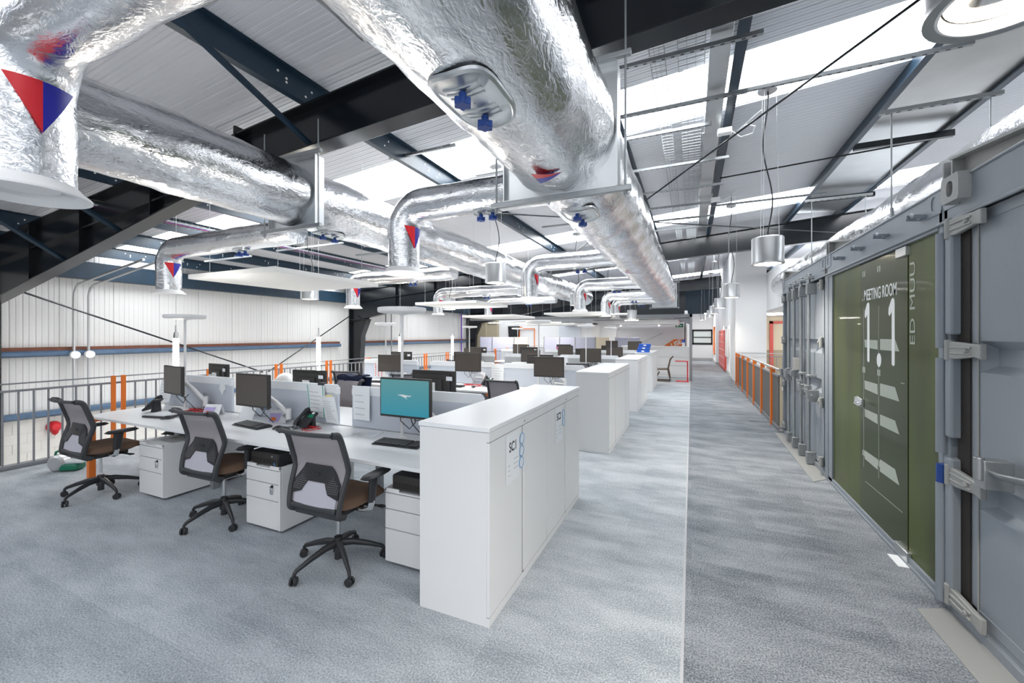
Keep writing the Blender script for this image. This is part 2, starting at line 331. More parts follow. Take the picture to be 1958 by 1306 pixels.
# block and corridor walls beyond the walkway railing
struct('wall_right', MB().box(1.33, 2.2, 15.2, 17.4, 0, 4.9), 'white', smooth=False)
struct('wall_right', MB().box(1.42, 2.2, 17.4, 25.2, 0, 4.9), 'plaster', smooth=False)
struct('wall_right', MB().box(1.25, 2.2, 25.2, YEND, 0, 3.6), 'plaster', smooth=False)
struct('baseboard_right', MB().box(1.31, 2.2, 15.18, 17.42, 0, .12), 'greyp', smooth=False)
struct('baseboard_right', MB().box(1.40, 2.2, 17.42, 25.2, 0, .12), 'greyp', smooth=False)
struct('baseboard_right', MB().box(1.23, 2.2, 25.18, YEND, 0, .12), 'greyp', smooth=False)
struct('wall_right', MB().box(2.2, 9, 20.0, 20.2, -3, 1.0), mat('beige_wall', (.42, .37, .28), .8), smooth=False)
struct('wall_right', MB().box(2.2, 9, 20.0, 20.2, 1.0, 2.4), mat('cream_wall', (.74, .68, .56), .8), smooth=False)
struct('ceiling', MB().box(2.2, 9, 12.5, 20.2, 2.4, 3.6), 'plaster', smooth=False)
struct('wall_right', MB().box(8.9, 9, 8, 20, -3, 2.4), 'plaster', smooth=False)
struct('door_1', MB().box(3.0, 3.12, 19.9, 20.0, -1, 2.2).box(3.95, 4.05, 19.9, 20.0, -1, 2.2).box(3, 4.05, 19.9, 20, 2.1, 2.2), 'redlock', smooth=False)
tag(MB().box(4.25, 5.3, 19.85, 19.98, 1.35, 2.2).build('wall_television', 'black', bevel=.01), 'black television mounted on cream wall beyond the void', 'television')
tag(MB().box(4.4, 5.0, 19.96, 19.99, .65, .85).build('wall_notice', 'paper'), 'small white notice on beige wall beyond the void', 'notice')
tag(MB().box(2.5, 5.5, 17.0, 17.12, 2.34, 2.4).build('ceiling_tube_light', 'tube'), 'bright strip light under the ceiling beyond the walkway void', 'light')
cb = MB(); cb.box(2.6, 6, 14.5, 15.1, -.1, .0); cb.box(2.65, 5.9, 14.55, 15.05, -3, -.1); tag(cb.build('lower_counter', 'white', bevel=.01), 'white counter down in the void seen past the railing', 'counter')

# ================================================================ STEEL FRAME
def rafter(y, label, left=XW):
    t = thing('steel_rafter', label, 'beam')
    tw, fw = 0.012, 0.11
    mb = MB(); top = lambda x: zr(x) - 0.25
    xs = [XW + .05, -5.25, 9.0]
    lowz = lambda x: zb(x) if x > -5.3 else zb(-5.25) + (x + 5.25) * (zb(-5.25) - 2.36) / (12.85 - 5.25)
    web = [(x, lowz(x)) for x in xs] + [(x, top(x)) for x in xs[::-1]]
    MB().prism(web, 'y', y - tw / 2, y + tw / 2).build('web_plate', 'steel', t, smooth=False)
    f = MB()
    for a, b in ((xs[0], xs[1]), (xs[1], xs[2])):
        f.prism([(a, lowz(a) - .022), (b, lowz(b) - .022), (b, lowz(b)), (a, lowz(a))], 'y', y - fw, y + fw)
    f.build('bottom_flange', 'steel', t, bevel=.003)
    MB().prism([(XW, top(XW) - .02), (9, top(9) - .02), (9, top(9)), (XW, top(XW))], 'y', y - fw, y + fw).build('top_flange', 'steel', t, bevel=.003)
    e = MB(); zl = lambda x: zb(-5.25) + (x + 5.25) * (zb(-5.25) - 2.36) / (12.85 - 5.25)
    e.box(-5.27, -5.235, y - fw - .01, y + fw + .01, zb(-5.25) - .06, top(-5.25) + .09); e.build('splice_plate', 'steel', t, bevel=.003)
    # secondary flange line of the haunch cutting
    h = MB(); h.prism([(XW, 3.0), (-5.3, zb(-5.3) + .02), (-5.3, zb(-5.3) + .045), (XW, 3.03)], 'y', y - fw * .8, y + fw * .8); h.build('haunch_flange', 'steel', t)
    for x in (-9.3, -7.2, -11.2):
        s = MB(); z0 = lowz(x); s.box(x - .006, x + .006, y - fw * .9, y + fw * .9, z0, top(x)); s.build('stiffener', 'steel', t)
    return t
RY = [3.4, 13.6, 23.8]
for y, l in zip(RY, ('nearest dark steel roof beam crossing over both foil ducts', 'second dark steel roof beam, beyond the nearest grey pendant', 'farthest dark steel roof beam above the enclosed end room')):
    rafter(y, l)
def column(y, label, slim=False):
    t = thing('steel_column', label, 'column', (0, 0, 0))
    x = XW + .12
    if slim:
        MB().box(x, x + .40, y - .008, y + .008, -3, 3.4).build('web_plate', 'steel', t, smooth=False); MB().box(x + .37, x + .40, y - .13, y + .13, -3, 3.0).build('inner_flange', 'steel', t); MB().box(x - .03, x, y - .13, y + .13, -3, 3.4).build('outer_flange', 'steel', t)
        return t
    MB().prism([(x, -3), (x + .36, -3), (x + .62, 1.6), (x + 1.0, 2.3), (x + 1.0, 3.6), (x, 3.5)], 'y', y - .008, y + .008).build('web_plate', 'steel', t, smooth=False)
    MB().prism([(x + .36, -3), (x + .39, -3), (x + .66, 1.6), (x + .98, 2.28), (x + .95, 2.3), (x + .62, 1.6)], 'y', y - .13, y + .13).build('inner_flange', 'steel', t, bevel=.003)
    MB().box(x - .03, x, y - .13, y + .13, -3, 3.5).build('outer_flange', 'steel', t)
    MB().box(x, x + 1.0, y - .13, y + .13, 2.28, 2.31).build('cap_plate', 'steel', t)
column(13.6, 'dark tapered steel column standing against the white ribbed wall')
column(23.8, 'dark blue steel column by the beige panelled end doors')
column(3.4, 'near dark steel column against the white ribbed wall', True)
PX = [-13.2, -11.6, -9.9, -8.1, -6.05, -4.0, -2.5, -1.0, 0.5, 2.5, 3.75, 5.6]
def purlin(x, label):
    t = thing('roof_purlin', label, 'beam', (x, 0, zr(x)))
    mb = MB(); d = .25
    mb.box(-.006, .0, -4.4, 30, -d, 0); mb.box(-.085, 0, -4.4, 30, -d - .006, -d); mb.box(-.085, -.079, -4.4, 30, -d, -d + .02); mb.box(-.006, .07, -4.4, 30, -.008, -.002)
    mb.build('zed_section', 'purlin', t, smooth=False)
    h = MB(); y = 0.35
    while y < 20:
        for dy, dz in ((0, -.09), (.1, -.12), (.1, -.16), (.34, -.19), (.42, -.10)): h.cyl((.0, y + dy, dz), (.004, y + dy, dz), .013, n=8)
        y += 1.3
    h.build('bolt_holes', 'white', t)
for k, x in enumerate(PX):
    purlin(x, ['dark blue roof purlin along the eaves of the ribbed wall', 'dark blue roof purlin second out from the ribbed wall', 'dark blue roof purlin third out from the ribbed wall', 'dark blue roof purlin fourth out from the ribbed wall',
               'dark blue roof purlin just beyond the smaller foil duct', 'dark blue drilled roof purlin above the smaller foil duct', 'dark blue roof purlin between the two foil ducts', 'dark blue roof purlin directly above the large foil duct',
               'dark blue roof purlin beside the galvanised trunking', 'dark roof purlin nearest the containers along the shiny sheet strip', 'dark roof purlin on the container side of the shiny sheet strip', 'dark roof purlin above the grey containers'][k])
gs = MB(); gs.add([(2.5, 1, zr(2.5) - .06), (3.7, 1, zr(3.7) - .2), (3.7, 13.4, zr(3.7) - .2), (2.5, 13.4, zr(2.5) - .06)], [(0, 1, 2, 3)])
gs.add([(2.5, 1, zr(2.5) - .05), (3.7, 1, zr(3.7) - .19), (3.7, 13.4, zr(3.7) - .19), (2.5, 13.4, zr(2.5) - .05)], [(0, 1, 2, 3)])
tag(gs.build('valley_sheet', 'galvsheet', smooth=False), 'shiny galvanised sheet strip between two dark purlins over the containers', 'roof sheet')
for k, y in enumerate((5.6, 8.6, 11.6)):
    b = MB(); b.box(2.5, 3.75, y - .04, y + .04, zr(3) - .34, zr(3) - .24)
    tag(b.build('purlin_strut', 'steel', bevel=.004), 'short dark strut joining two purlins over the containers, %s' % ('nearest', 'middle one', 'farthest')[k], 'strut', 'purlin struts over the containers')
def rod(name, a, b, r, m, label, cat='rod', group=None):
    return tag(MB().cyl(a, b, r, n=8).build(name, m), label, cat, group)
# knee braces from purlin to rafter
for x, y, l in ((-4.0, 1.9, 'dark brace from drilled purlin down to the nearest roof beam'), (-8.1, 1.9, 'dark brace from fourth purlin down to the deep end of the nearest roof beam'), (-9.9, 1.9, 'dark brace from third purlin down to the deep end of the nearest roof beam')):
    zl = zb(x) if x > -5.25 else zb(-5.25) + (x + 5.25) * (zb(-5.25) - 2.36) / 7.6
    m_ = MB(); m_.tube([(x, y, zr(x) - .14), (x, 3.36, zl + .03)], .035, n=4, up=(1, 0, 0), flat=(.25, 1.2)); tag(m_.build('knee_brace', 'purlin', smooth=False), l, 'brace', 'knee braces')
rod('bracing_rod', (1.95, 3.45, 4.18), (-4.6, 13.5, 3.80), .012, 'steel', 'thin dark bracing rod running over the walkway to the far beam', 'rod', 'roof bracing rods')
rod('bracing_rod', (-6.2, 3.45, 3.55), (4.6, 13.5, 4.20), .012, 'steel', 'thin dark bracing rod crossing above the smaller foil duct', 'rod', 'roof bracing rods')
rod('bracing_rod', (XW + .3, 3.6, 2.7), (XW + .3, 9.4, .35), .022, 'steel', 'thin dark bracing rod sloping down the ribbed wall from the near beam', 'rod', 'wall bracing rods')
rod('bracing_rod', (XW + .3, 13.4, 2.5), (XW + .3, 9.6, .35), .022, 'steel', 'thin dark bracing rod sloping down the ribbed wall from the tapered column', 'rod', 'wall bracing rods')
# sheeting rails on the wall
def srail(z, label, y0, y1, rust=True):
    t = thing('sheeting_rail', label, 'rail', (XW, 0, z))
    MB().prism([(.02, 0), (.18, 0), (.24, .04), (.24, .10), (.18, .14), (.02, .14)], 'y', y0, y1).build('blue_face', 'rail_blue', t)
    if rust: MB().box(.0, .16, y0, y1, .14, .22).build('rusty_top', 'rust', t)
srail(1.13, 'blue sheeting rail with rusty top edge before the tapered column', -3, 12.9)
srail(1.13, 'blue sheeting rail with rusty top edge past the tapered column', 14.2, 23.5)
srail(-.26, 'lower blue sheeting rail above the painted block wall', -3, 25, False)
eb = MB(); eb.box(XW + .05, XW + .30, -3, 25, 3.0, 3.42); tag(eb.build('eaves_beam', 'purlin', bevel=.01), 'dark blue eaves beam along the top of the ribbed wall', 'beam')
# conduits on the wall
for k, y in enumerate((4.72, 4.98)):
    x = XW + .27
    pts = [(x, y, -2.9), (x, y, 2.55)] + [(x + .3 - .3 * math.cos(a), y, 2.55 + .3 * math.sin(a)) for a in (.4, .8, 1.2, PI / 2)] + [(x + 2.8, y + .1, 3.25)]
    t = thing('steel_conduit', 'galvanised conduit pipe bending from ribbed wall to roof, %s to the near beam' % ('nearer' if k == 0 else 'farther'), 'pipe', group='wall conduits')
    MB().tube(pts, .026, n=10).build('pipe', 'alu', t); MB().cyl((x + .0, y, 1.16), (x + .09, y, 1.16), .09, n=16).build('junction_box', 'white', t)
for k, y in enumerate((15.6, 16.0)): rod('steel_conduit', (XW + .28, y, -2.9), (XW + .28, y, 3.0), .03, 'galv', 'thin conduit on ribbed wall past tapered column, %s one' % ('nearer', 'farther')[k], 'pipe', 'wall conduits')
# red sounder on block wall
rs = thing('wall_sounder', 'small red dome sounder on the painted block wall', 'alarm', (XW + .05, 4.45, -.52))
m_ = MB(); m_.lathe([(0, .16), (.07, .15), (.12, .09), (.13, 0)], n=20); m_.xf(Matrix.Rotation(PI / 2, 4, 'Y')); m_.build('dome', 'red', rs)
MB().lathe([(.0, -.2), (.05, -.16), (.08, -.06), (.02, -.04)], n=16, c=(.08, 0, 0)).build('horn', 'red', rs)

# ================================================================ CEILING SERVICES
def basket(x, w_, y0, y1, z, label):
    t = thing('wire_cable_basket', label, 'cable tray', (x, 0, z)); mb = MB(); r = .0022
    for s_ in (-1, 1):
        for f in (1, .33): mb.box(s_ * w_ * f - r, s_ * w_ * f + r, y0, y1, -r, r)
        mb.box(s_ * w_ - r, s_ * w_ + r, y0, y1, .055 - r, .055 + r)
    y = y0
    while y < y1:
        mb.box(-w_, w_, y - r, y + r, -r, r)
        for s_ in (-1, 1): mb.box(s_ * w_ - r, s_ * w_ + r, y - r, y + r, 0, .055)
        y += .1
    mb.build('wire_mesh', 'galv', t, smooth=False); return t
basket(-.33, .075, 2, 24, 4.56, 'narrow wire cable basket beside the large foil duct')
basket(0.0, .13, 2, 24, 4.56, 'wider wire cable basket next to the galvanised trunking')
basket(-9.0, .22, -2, 24, 3.75, 'wire cable basket under the roof near the ribbed wall')
for k, (dx, c_) in enumerate(((-.1, 'red'), (-.04, 'purple'), (.03, 'paper'), (.09, 'paper'))):
    tag(MB().cyl((-9 + dx, -2, 3.765), (-9 + dx, 24, 3.765), .012, n=6).build('tray_cable', c_), '%s cable lying in the basket near the ribbed wall' % ('red', 'purple', 'white', 'pale')[k], 'cable', 'cables in the basket')
tr = thing('cable_trunking', 'wide galvanised trunking alongside the dark purlin', 'trunking', (.27, 0, 4.60))
MB().box(-.1, .1, 1, 12.6, -.05, .06).build('trunk_body', 'galvsheet', tr, bevel=.003)
for y in (2.6, 6.5, 9.4): MB().box(-.13, .14, y, y + .22, -.053, -.045).build('joint_plate', 'galvsheet', tr)
def channel(x0, x1, y, z, label, slots=True, m='galv'):
    t = thing('strut_channel', label, 'channel', (0, y, z)); mb = MB(); s_ = .079
    def zz(x): return 0.0
    L = x1 - x0
    mb.box(0, L, -.02, .02, -.003, 0).box(0, L, -.02, -.0165, 0, .036).box(0, L, .0165, .02, 0, .036)
    mb.xf(Matrix.Translation((x0, 0, 0)) @ Matrix.Rotation(-math.atan(s_) if False else 0, 4, 'Y'))
    mb.build('channel_body', m, t, smooth=False)
    if slots:
        h = MB(); x = x0 + .05
        while x < x1 - .05: h.box(x, x + .035, -.008, .008, -.0045, -.003); x += .09
        h.build('slots', 'ink', t, smooth=False)
    return t
CH = [(-1.05, .62, 4.45), (-1.05, .6, 5.45), (-1.05, .25, 6.1), (-1.05, .55, 7.35), (-1.05, .55, 8.6), (-1.05, .55, 9.7), (-1.05, .5, 10.8), (-1.05, .5, 11.8)]
for k, (a, b, y) in enumerate(CH): channel(a, b, y, zr(-.2) - .36, 'galvanised strut channel under the wire baskets, %s from the nearest roof beam' % ('first', 'second', 'third', 'fourth', 'fifth', 'sixth', 'seventh', 'eighth')[k])
channel(.45, 2.6, 5.62, 4.56, 'galvanised strut channel carrying the nearest pendant rose')
channel(.45, 2.6, 10.5, 4.60, 'galvanised strut channel carrying the second pendant rose')
rod('tie_rod', (.5, 9.0, 4.72), (3.7, 8.6, 4.75), .014, 'steel', 'thin dark tie rod across the roof liner between two purlins')
channel(1.85, 2.8, 5.6, 4.0, 'slim strut channel hung under the shiny sheet strip, nearer one'); channel(1.85, 2.8, 8.75, 4.0, 'slim strut channel hung under the shiny sheet strip, farther one')
tc_ = channel(-4.3, -3.1, 5.05, 4.36, 'grey strut channel with printed lettering above the smaller foil duct', False, 'alu')
text('lettering', 'TRADELINE Prime Channel x 3600', .075, 'ink', tc_, (-3.7, -.0215, .018), (PI / 2, 0, 0), squash=(.95, .6, 1))
channel(-3.6, -1.6, 4.05, 4.30, 'slotted strut channel between the two ducts below the drilled purlin')
for k, (x0, x1, y, z) in enumerate(((-11.4, -9.6, 6.4, 3.5), (-9.4, -7.2, 6.9, 3.7), (-8.4, -6.6, 8.5, 3.8), (-3.3, -1.4, 6.0, 4.3), (-3.3, -1.4, 7.8, 4.3), (-3.4, -1.4, 9.6, 4.3))):
    channel(x0, x1, y, z, 'galvanised strut channel under the roof %s' % ('by the wall basket, near the pale conduits', 'above the near acoustic raft', 'beyond the near acoustic raft', 'between ducts, over the nearest pair of screens', 'between ducts, over the second desk row', 'between ducts, over the third desk row')[k], False)

# ducts ------------------------------------------------------------
def duct_y(x, z, r, y0, y1, label, step=.09, m='foil', seed=1):
    t = thing('foil_duct', label, 'duct', (x, 0, z)); pts = []; y = y0
    while y <= y1: pts.append((0, y, 0)); y += step
    mb = MB(); rad = [r + (0.006 if int((p[1] + 4) / 1.2) != int((p[1] + 4 - step) / 1.2) else 0) for p in pts]
    mb.tube(pts, rad, n=56, wob=.022 * r / .4, seed=seed); mb.build('foil_wrap', m, t, angle=80)
    return t
def hatch(parent, c, L, W, R, axis='y'):
    """oval access door lying on the underside of a duct; c in the parent's space is the duct axis point"""
    def oval(s_, z_off, n=48):
        out = []
        for i in range(n):
            t = 2 * PI * i / n; a = abs(math.cos(t)) ** .6 * math.copysign(1, math.cos(t)) * L * s_; b = abs(math.sin(t)) ** .6 * math.copysign(1, math.sin(t)) * W * s_
            zz = -math.sqrt(max(0.001, (R + z_off) ** 2 - b * b))
            out.append((c[0] + b, c[1] + a, c[2] + zz) if axis == 'y' else (c[0] + a, c[1] + b, c[2] + zz))
        return out
    mb = MB(); rings = [oval(1.0, .0), oval(1.0, .014), oval(.93, .019), oval(.87, .009), oval(.5, .010), oval(.02, .010)]; n = 48
    mb.add([p for r_ in rings for p in r_], [(i * n + k, i * n + (k + 1) % n, (i + 1) * n + (k + 1) % n, (i + 1) * n + k) for i in range(5) for k in range(n)])
    h = mb.build('access_hatch', 'galvsheet', parent, angle=50)
    rb = MB()
    for q in (-.55, -.4, -.25, .2, .35, .5):
        pts = []
        for k in range(7):
            b = (-.5 + k / 6) * W * 1.1 ; a = q * L; zz = -math.sqrt((R + .011) ** 2 - b * b)
            pts.append((c[0] + b, c[1] + a, c[2] + zz) if axis == 'y' else (c[0] + a, c[1] + b, c[2] + zz))
        rb.tube(pts, .006, n=6)
    rb.build('pressed_rib', 'galvsheet', h)
    for q in (-.45, .45):
        kb = MB(); zz = -(R + .016)
        prof = []
        for k in range(32):
            t = 2 * PI * k / 32; rr = .035 + .006 * math.cos(6 * t); prof.append((rr * math.cos(t), rr * math.sin(t)))
        px, py = (c[0], c[1] + q * L) if axis == 'y' else (c[0] + q * L, c[1])
        kb.prism([(px + a, py + b) for a, b in prof], 'z', c[2] + zz - .06, c[2] + zz - .028); kb.cyl((px, py, c[2] + zz), (px, py, c[2] + zz - .03), .018, n=16)
        kb.build('knob', 'blue', h, bevel=.003)
def tri_v(parent, R, az, zc, s_, name='airflow_sticker'):
    """red and blue triangle pointing down, lying on a vertical round duct; az = facing direction"""
    for side, m in ((-1, 'tri_red'), (1, 'tri_blue')):
        def fn(u, v):
            a = side * u * (1 - v) * s_ * .5; z = zc + s_ * .45 - v * s_ * .95
            th = az - (-a) / R
            return (R * math.cos(th), R * math.sin(th), z)
        MB().grid(fn, 8, 8).build(name, m, parent, angle=80)
def tri_y(parent, R, th0, yc, s_):
    """same sticker on a duct along Y at angle th0 round its axis"""
    for side, m in ((-1, 'tri_red'), (1, 'tri_blue')):
        def fn(u, v):
            a = side * u * (1 - v) * s_ * .5; b = (v - .45) * s_
            th = th0 + b / R
            return (R * math.cos(th), yc + a, R * math.sin(th))
        MB().grid(fn, 8, 8).build('airflow_sticker', m, parent, angle=80)
def damper(x, y, z, hw, label, up):
    """square plate round a duct, hung between two channels on threaded rods"""
    t = thing('damper_plate', label, 'duct support', (x, y, z))
    MB().box(-hw, hw, -.012, .012, -hw, hw).build('square_plate', 'galvsheet', t, bevel=.003)
    for s_ in (-1, 1): MB().box(-hw - (.0), hw, -.06, .06, s_ * hw - .004, s_ * hw + .004).box(s_ * hw - .004, s_ * hw + .004, -.06, .06, -hw, hw).build('frame_flange', 'galvsheet', t)
    for s_ in (-1, 1):
        z_ = s_ * (hw + .03); MB().box(-hw - .1, hw + .1, -.085, -.045, z_ - .02, z_ + .02).build('support_channel', 'galv', t, bevel=.004)
    for s_ in (-1, 1):
        r_ = MB(); r_.cyl((s_ * (hw + .06), -.065, -hw - .09), (s_ * (hw + .06), -.065, up), .008, n=8); r_.cyl((s_ * (hw + .06), -.065, -hw - .075), (s_ * (hw + .06), -.065, -hw - .05), .016, n=6)
        r_.build('threaded_rod', 'galv', t)
    return t
big = duct_y(-.92, 3.14, .42, -1.2, 17.2, 'large crumpled foil duct running over the white cupboards', seed=1)
hatch(big, (0, 1.66, 0), .235, .155, .42); hatch(big, (0, 3.62, 0), .22, .16, .42); tri_y(big, .436, math.radians(-86), 2.62, .19)
tri_y(big, .432, math.radians(-98), 7.3, .17); MB().lathe([(.0, .0), (.40, .02), (.43, .06)], n=40).xf(Matrix.Translation((0, 17.2, 0)) @ Matrix.Rotation(PI / 2, 4, 'X')).build('end_cap', 'foil', big)
left = duct_y(-4.15, 3.22, .335, -1.2, 17.2, 'smaller crumpled foil duct running over the desks', seed=5)
hatch(left, (0, 3.75, 0), .2, .13, .335)
side = duct_y(2.33, 2.99, .33, .3, 13.2, 'foil duct lying above the grey containers', seed=9)
for y in (5.6, 8.75):
    for x in (-.38, .38): MB().cyl((x, y, -.1), (x, y, 1.03), .008, n=8).build('hanger_rod', 'galv', side)
    MB().tube([(.38 * math.cos(q), y, .36 * math.sin(q)) for q in [-PI + PI * k / 14 for k in range(15)]], .018, n=6, flat=(.3, 1)).build('strap', 'galv', side)
damper(-.93, 3.02, 3.15, .445, 'square galvanised plate clamped round the large duct', 1.15)
damper(-4.15, 3.28, 3.24, .375, 'square galvanised plate clamped round the smaller duct', .75)
damper(-.93, 16.4, 3.12, .44, 'square galvanised plate round the far end of the large duct', 1.1)
def drop(x, y, xm, zc, r, label, zf=2.24, hat=True, az=None, first=False):
    """branch from the main duct at xm, out to x, elbow, down to a round diffuser"""
    t = thing('foil_branch_duct', label, 'duct', (x, y, 0))
    L = xm - x; R = .24
    pts = [(L, 0, zc)]; q = L
    while q > R + .1: q -= .07; pts.append((q, 0, zc))
    pts += [(R - R * math.sin(a), 0, zc - R + R * math.cos(a)) for a in [PI / 2 * k / 9 for k in range(10)]]
    z = zc - R
    while z > zf + .05: z -= .06; pts.append((0, 0, z))
    MB().tube(pts, r, n=36, wob=.009, seed=x + y, up=(0, 1, 0)).build('foil_wrap', 'foilx', t, angle=80)
    d = MB(); d.lathe([(r * .98, zf + .05), (r + .012, zf + .035), (r + .025, zf + .02), (.20, zf - .002), (.20, zf - .010), (.186, zf - .012), (r * .99, zf + .014), (r * .93, zf + .07), (.05, zf + .09), (0, zf + .09)], n=40)
    d.build('diffuser_ring', 'white', t)
    v = MB(); v.lathe([(.0, zf + .015), (.10, zf + .02), (.105, zf + .03), (0, zf + .035)], n=24)
    for a in range(4): v.box(-.13, .13, -.003, .003, zf + .03, zf + .07).xf(Matrix.Rotation(PI / 4, 4, 'Z'))
    v.build('diffuser_vane', 'white', t)
    if hat: hatch(t, (L * .62, 0, zc), .13, .08, r, axis='x')
    if az is None: az = math.atan2(-y, -x) + .35
    tri_v(t, r + .010, 0.0 if az is None else az, zf + .33, .22)
    return t
nm = ['nearest, cut by the picture corner', 'second', 'third', 'fourth', 'fifth', 'sixth', 'seventh']
for k, (y, l) in enumerate(zip((.75, 3.22, 6.6, 10.1, 13.4, 15.4), ('nearest foil branch duct, dropping at the corner with a wide white diffuser', 'foil branch duct off the large duct, above the teal computer screen', 'foil branch duct off the large duct above the second desk row',
        'foil branch duct off the large duct above the third desk row', 'foil branch duct off the large duct above the fourth desk row', 'farthest foil branch duct off the large duct, before the end room'))):
    a = math.atan2(-y, 2.57); tt = drop(-2.57, y, -1.1, 2.88, .15, l, az=(0, -.19, .03, .0, .0, .0)[k], hat=k > 0)
for k, (y, l) in enumerate(zip((3.42, 6.95, 10.3, 13.6), ('foil branch duct off the smaller duct, nearest over the railing', 'foil branch duct off the smaller duct, over the second desk row', 'foil branch duct off the smaller duct, over the third desk row', 'foil branch duct off the smaller duct, over the fourth desk row'))):
    drop(-6.95, y, -4.3, 2.88, .15, l, az=-.12)
# acoustic rafts ----------------------------------------------------
def raft(x0, x1, y0, y1, z, label):
    t = thing('acoustic_raft', label, 'ceiling panel', ((x0 + x1) / 2, (y0 + y1) / 2, z), group='hanging acoustic rafts'); hx, hy = (x1 - x0) / 2, (y1 - y0) / 2
    MB().box(-hx, hx, -hy, hy, 0, .06).build('board', 'raft', t, bevel=.004)
    for sx in (-1, 1):
        for sy in (-1, 1): MB().cyl((sx * hx * .8, sy * hy * .8, .045), (sx * hx * .8, sy * hy * .8, zr(t.location.x) - .1 - z), .003, n=6).build('hanging_wire', 'alu', t)
raft(-6.2, -4.5, 3.27, 5.02, 2.39, 'large white acoustic raft beside the nearest railing-side foil drop')
raft(-6.2, -4.5, 8.2, 9.95, 2.37, 'white acoustic raft over the third desk row, railing side')
raft(-6.3, -4.6, 10.6, 12.3, 2.16, 'low white acoustic raft behind the third desk row lamp')
raft(-4.3, -2.5, 12.3, 14.1, 2.28, 'white acoustic raft over the fourth desk row, aisle side')
raft(-3.9, -2.0, 15.0, 16.6, 2.36, 'white acoustic raft just before the end room')
raft(-6.0, -4.0, 14.9, 16.6, 2.02, 'lowest white acoustic raft before the cream door panels')
# pendants ----------------------------------------------------------
def pendant_master(top=4.60, roof=4.9):
    t = thing('pendant_lamp', 'x', 'pendant lamp', group='grey drum pendants'); zb_ = 2.5; h = .32; r = .172
    MB().lathe([(.0, zb_ + h), (r - .01, zb_ + h), (r, zb_ + h - .012), (r, zb_ + .03), (r + .004, zb_ + .02), (r + .004, zb_), (r - .02, zb_), (r - .03, zb_ + .012), (r - .035, zb_ + .04), (r - .04, zb_ + .16)], n=48, cap=False).build('drum_shade', 'alu', t)
    MB().lathe([(r - .02, zb_ + .002), (r - .028, zb_ - .001), (r - .034, zb_ + .02)], n=48, cap=False).build('rim', 'white', t)
    MB().lathe([(.0, zb_ + .14), (.06, zb_ + .13), (.10, zb_ + .09), (.135, zb_ + .03)], n=36, cap=False).build('reflector', 'chrome', t)
    MB().lathe([(.088, zb_ + .03), (.10, zb_ + .022), (.118, zb_ + .022), (.13, zb_ + .03), (.118, zb_ + .045), (.10, zb_ + .045), (.088, zb_ + .03)], n=36, cap=False).build('bulb', 'lamp', t)
    c = MB(); c.lathe([(0, zb_ + h), (.02, zb_ + h), (.02, zb_ + h + .03), (0, zb_ + h + .03)], n=12); c.build('gland', 'alu', t)
    for a in (0, 2.1, 4.2): MB().cyl((.12 * math.cos(a), .12 * math.sin(a), zb_ + h), (.09 * math.cos(a), .09 * math.sin(a), top - .02), .0022, n=6).build('suspension_wire', 'alu', t)
    pts = []
    for k in range(25):
        u = k / 24; s_ = math.sin(u * 2 * PI * 1.15) * .085 * math.sin(PI * u) ** .5 * (1 - .5 * u); pts.append((s_ * .9, s_ * .4, zb_ + h + .02 + u * (top - zb_ - h)))
    MB().tube(pts, .008, n=8).build('power_cable', 'black', t)
    MB().lathe([(0, top), (.10, top), (.105, top + .01), (.105, top + .045), (0, top + .05)], n=36).build('ceiling_rose', 'alu', t); MB().cyl((0, 0, top + .04), (0, 0, roof), .012, n=8).build('fixing_rod', 'galv', t)
    return t
pms = [pendant_master(), pendant_master(4.42, 4.64), pendant_master(4.2, 4.40)]
PL = [((.76, 1.46, 0), 'grey drum pendant nearest the camera, cut by the top corner'), ((.85, 5.80, 0), 'grey drum pendant hanging in front of the far column block, second along the walkway'), ((.85, 10.7, 0), 'grey drum pendant third along the walkway'),
      ((.85, 14.8, 0), 'grey drum pendant fourth along the walkway'), ((.85, 18.6, 0), 'grey drum pendant fifth along the walkway'), ((.85, 22.0, 0), 'grey drum pendant sixth along the walkway'), ((.6, 26.5, 0), 'grey drum pendant farthest down the corridor'),
      ((-2.98, 6.1, -.0), 'grey drum pendant in front of the smaller foil duct above second desk row'), ((-7.3, 6.1, -.12), 'grey drum pendant half hidden above the large acoustic raft'), ((-2.87, 10.9, -.06), 'grey drum pendant beside the fourth branch duct'),
      ((-6.3, 9.9, -.15), 'grey drum pendant over the third desk row near the railing'), ((-1.95, 15.1, -.3), 'grey drum pendant low before the end room opening'), ((-2.6, 14.3, -.14), 'grey drum pendant between the fifth and sixth branch ducts')]
for k, (p, l) in enumerate(PL):
    pm = pms[0] if p[0] > 0 else pms[1] if p[0] > -4 else pms[2]
    if pm['label'] == 'x': o = pm; o['label'] = l; o.location = p
    else: o = dup(pm, p, 0, l)
    ld = bpy.data.lights.new('pendant_glow', 'SPOT'); ld.energy = (150, 130, 80, 60, 90, 90, 90)[k] if k < 7 else 50; ld.color = (1, .92, .8); ld.spot_size = 2.1; ld.spot_blend = 1; ld.shadow_soft_size = .08
    lo = bpy.data.objects.new('pendant_glow', ld); C.objects.link(lo); lo.location = (p[0], p[1], 2.48 + p[2])
# wall-mounted sensor near the trunking
for k, (x, y, z, l) in enumerate(((.42, 6.35, 4.45, 'small white junction box with a looped cable under the trunking'), (.45, 9.3, 4.4, 'small white round sensor under the trunking'))):
    t = thing('junction_box', l, 'junction box', (x, y, z)); MB().box(-.09, .09, -.05, .05, -.04, .04).build('box', 'white', t, bevel=.012)
    MB().tube([(.08, 0, 0), (.2, .05, -.09), (.34, .02, -.08), (.36, -.05, -.02), (.25, -.1, .0), (.15, -.06, -.05), (.4, -.3, .06)], .007, n=8).build('looped_cable', 'white', t)

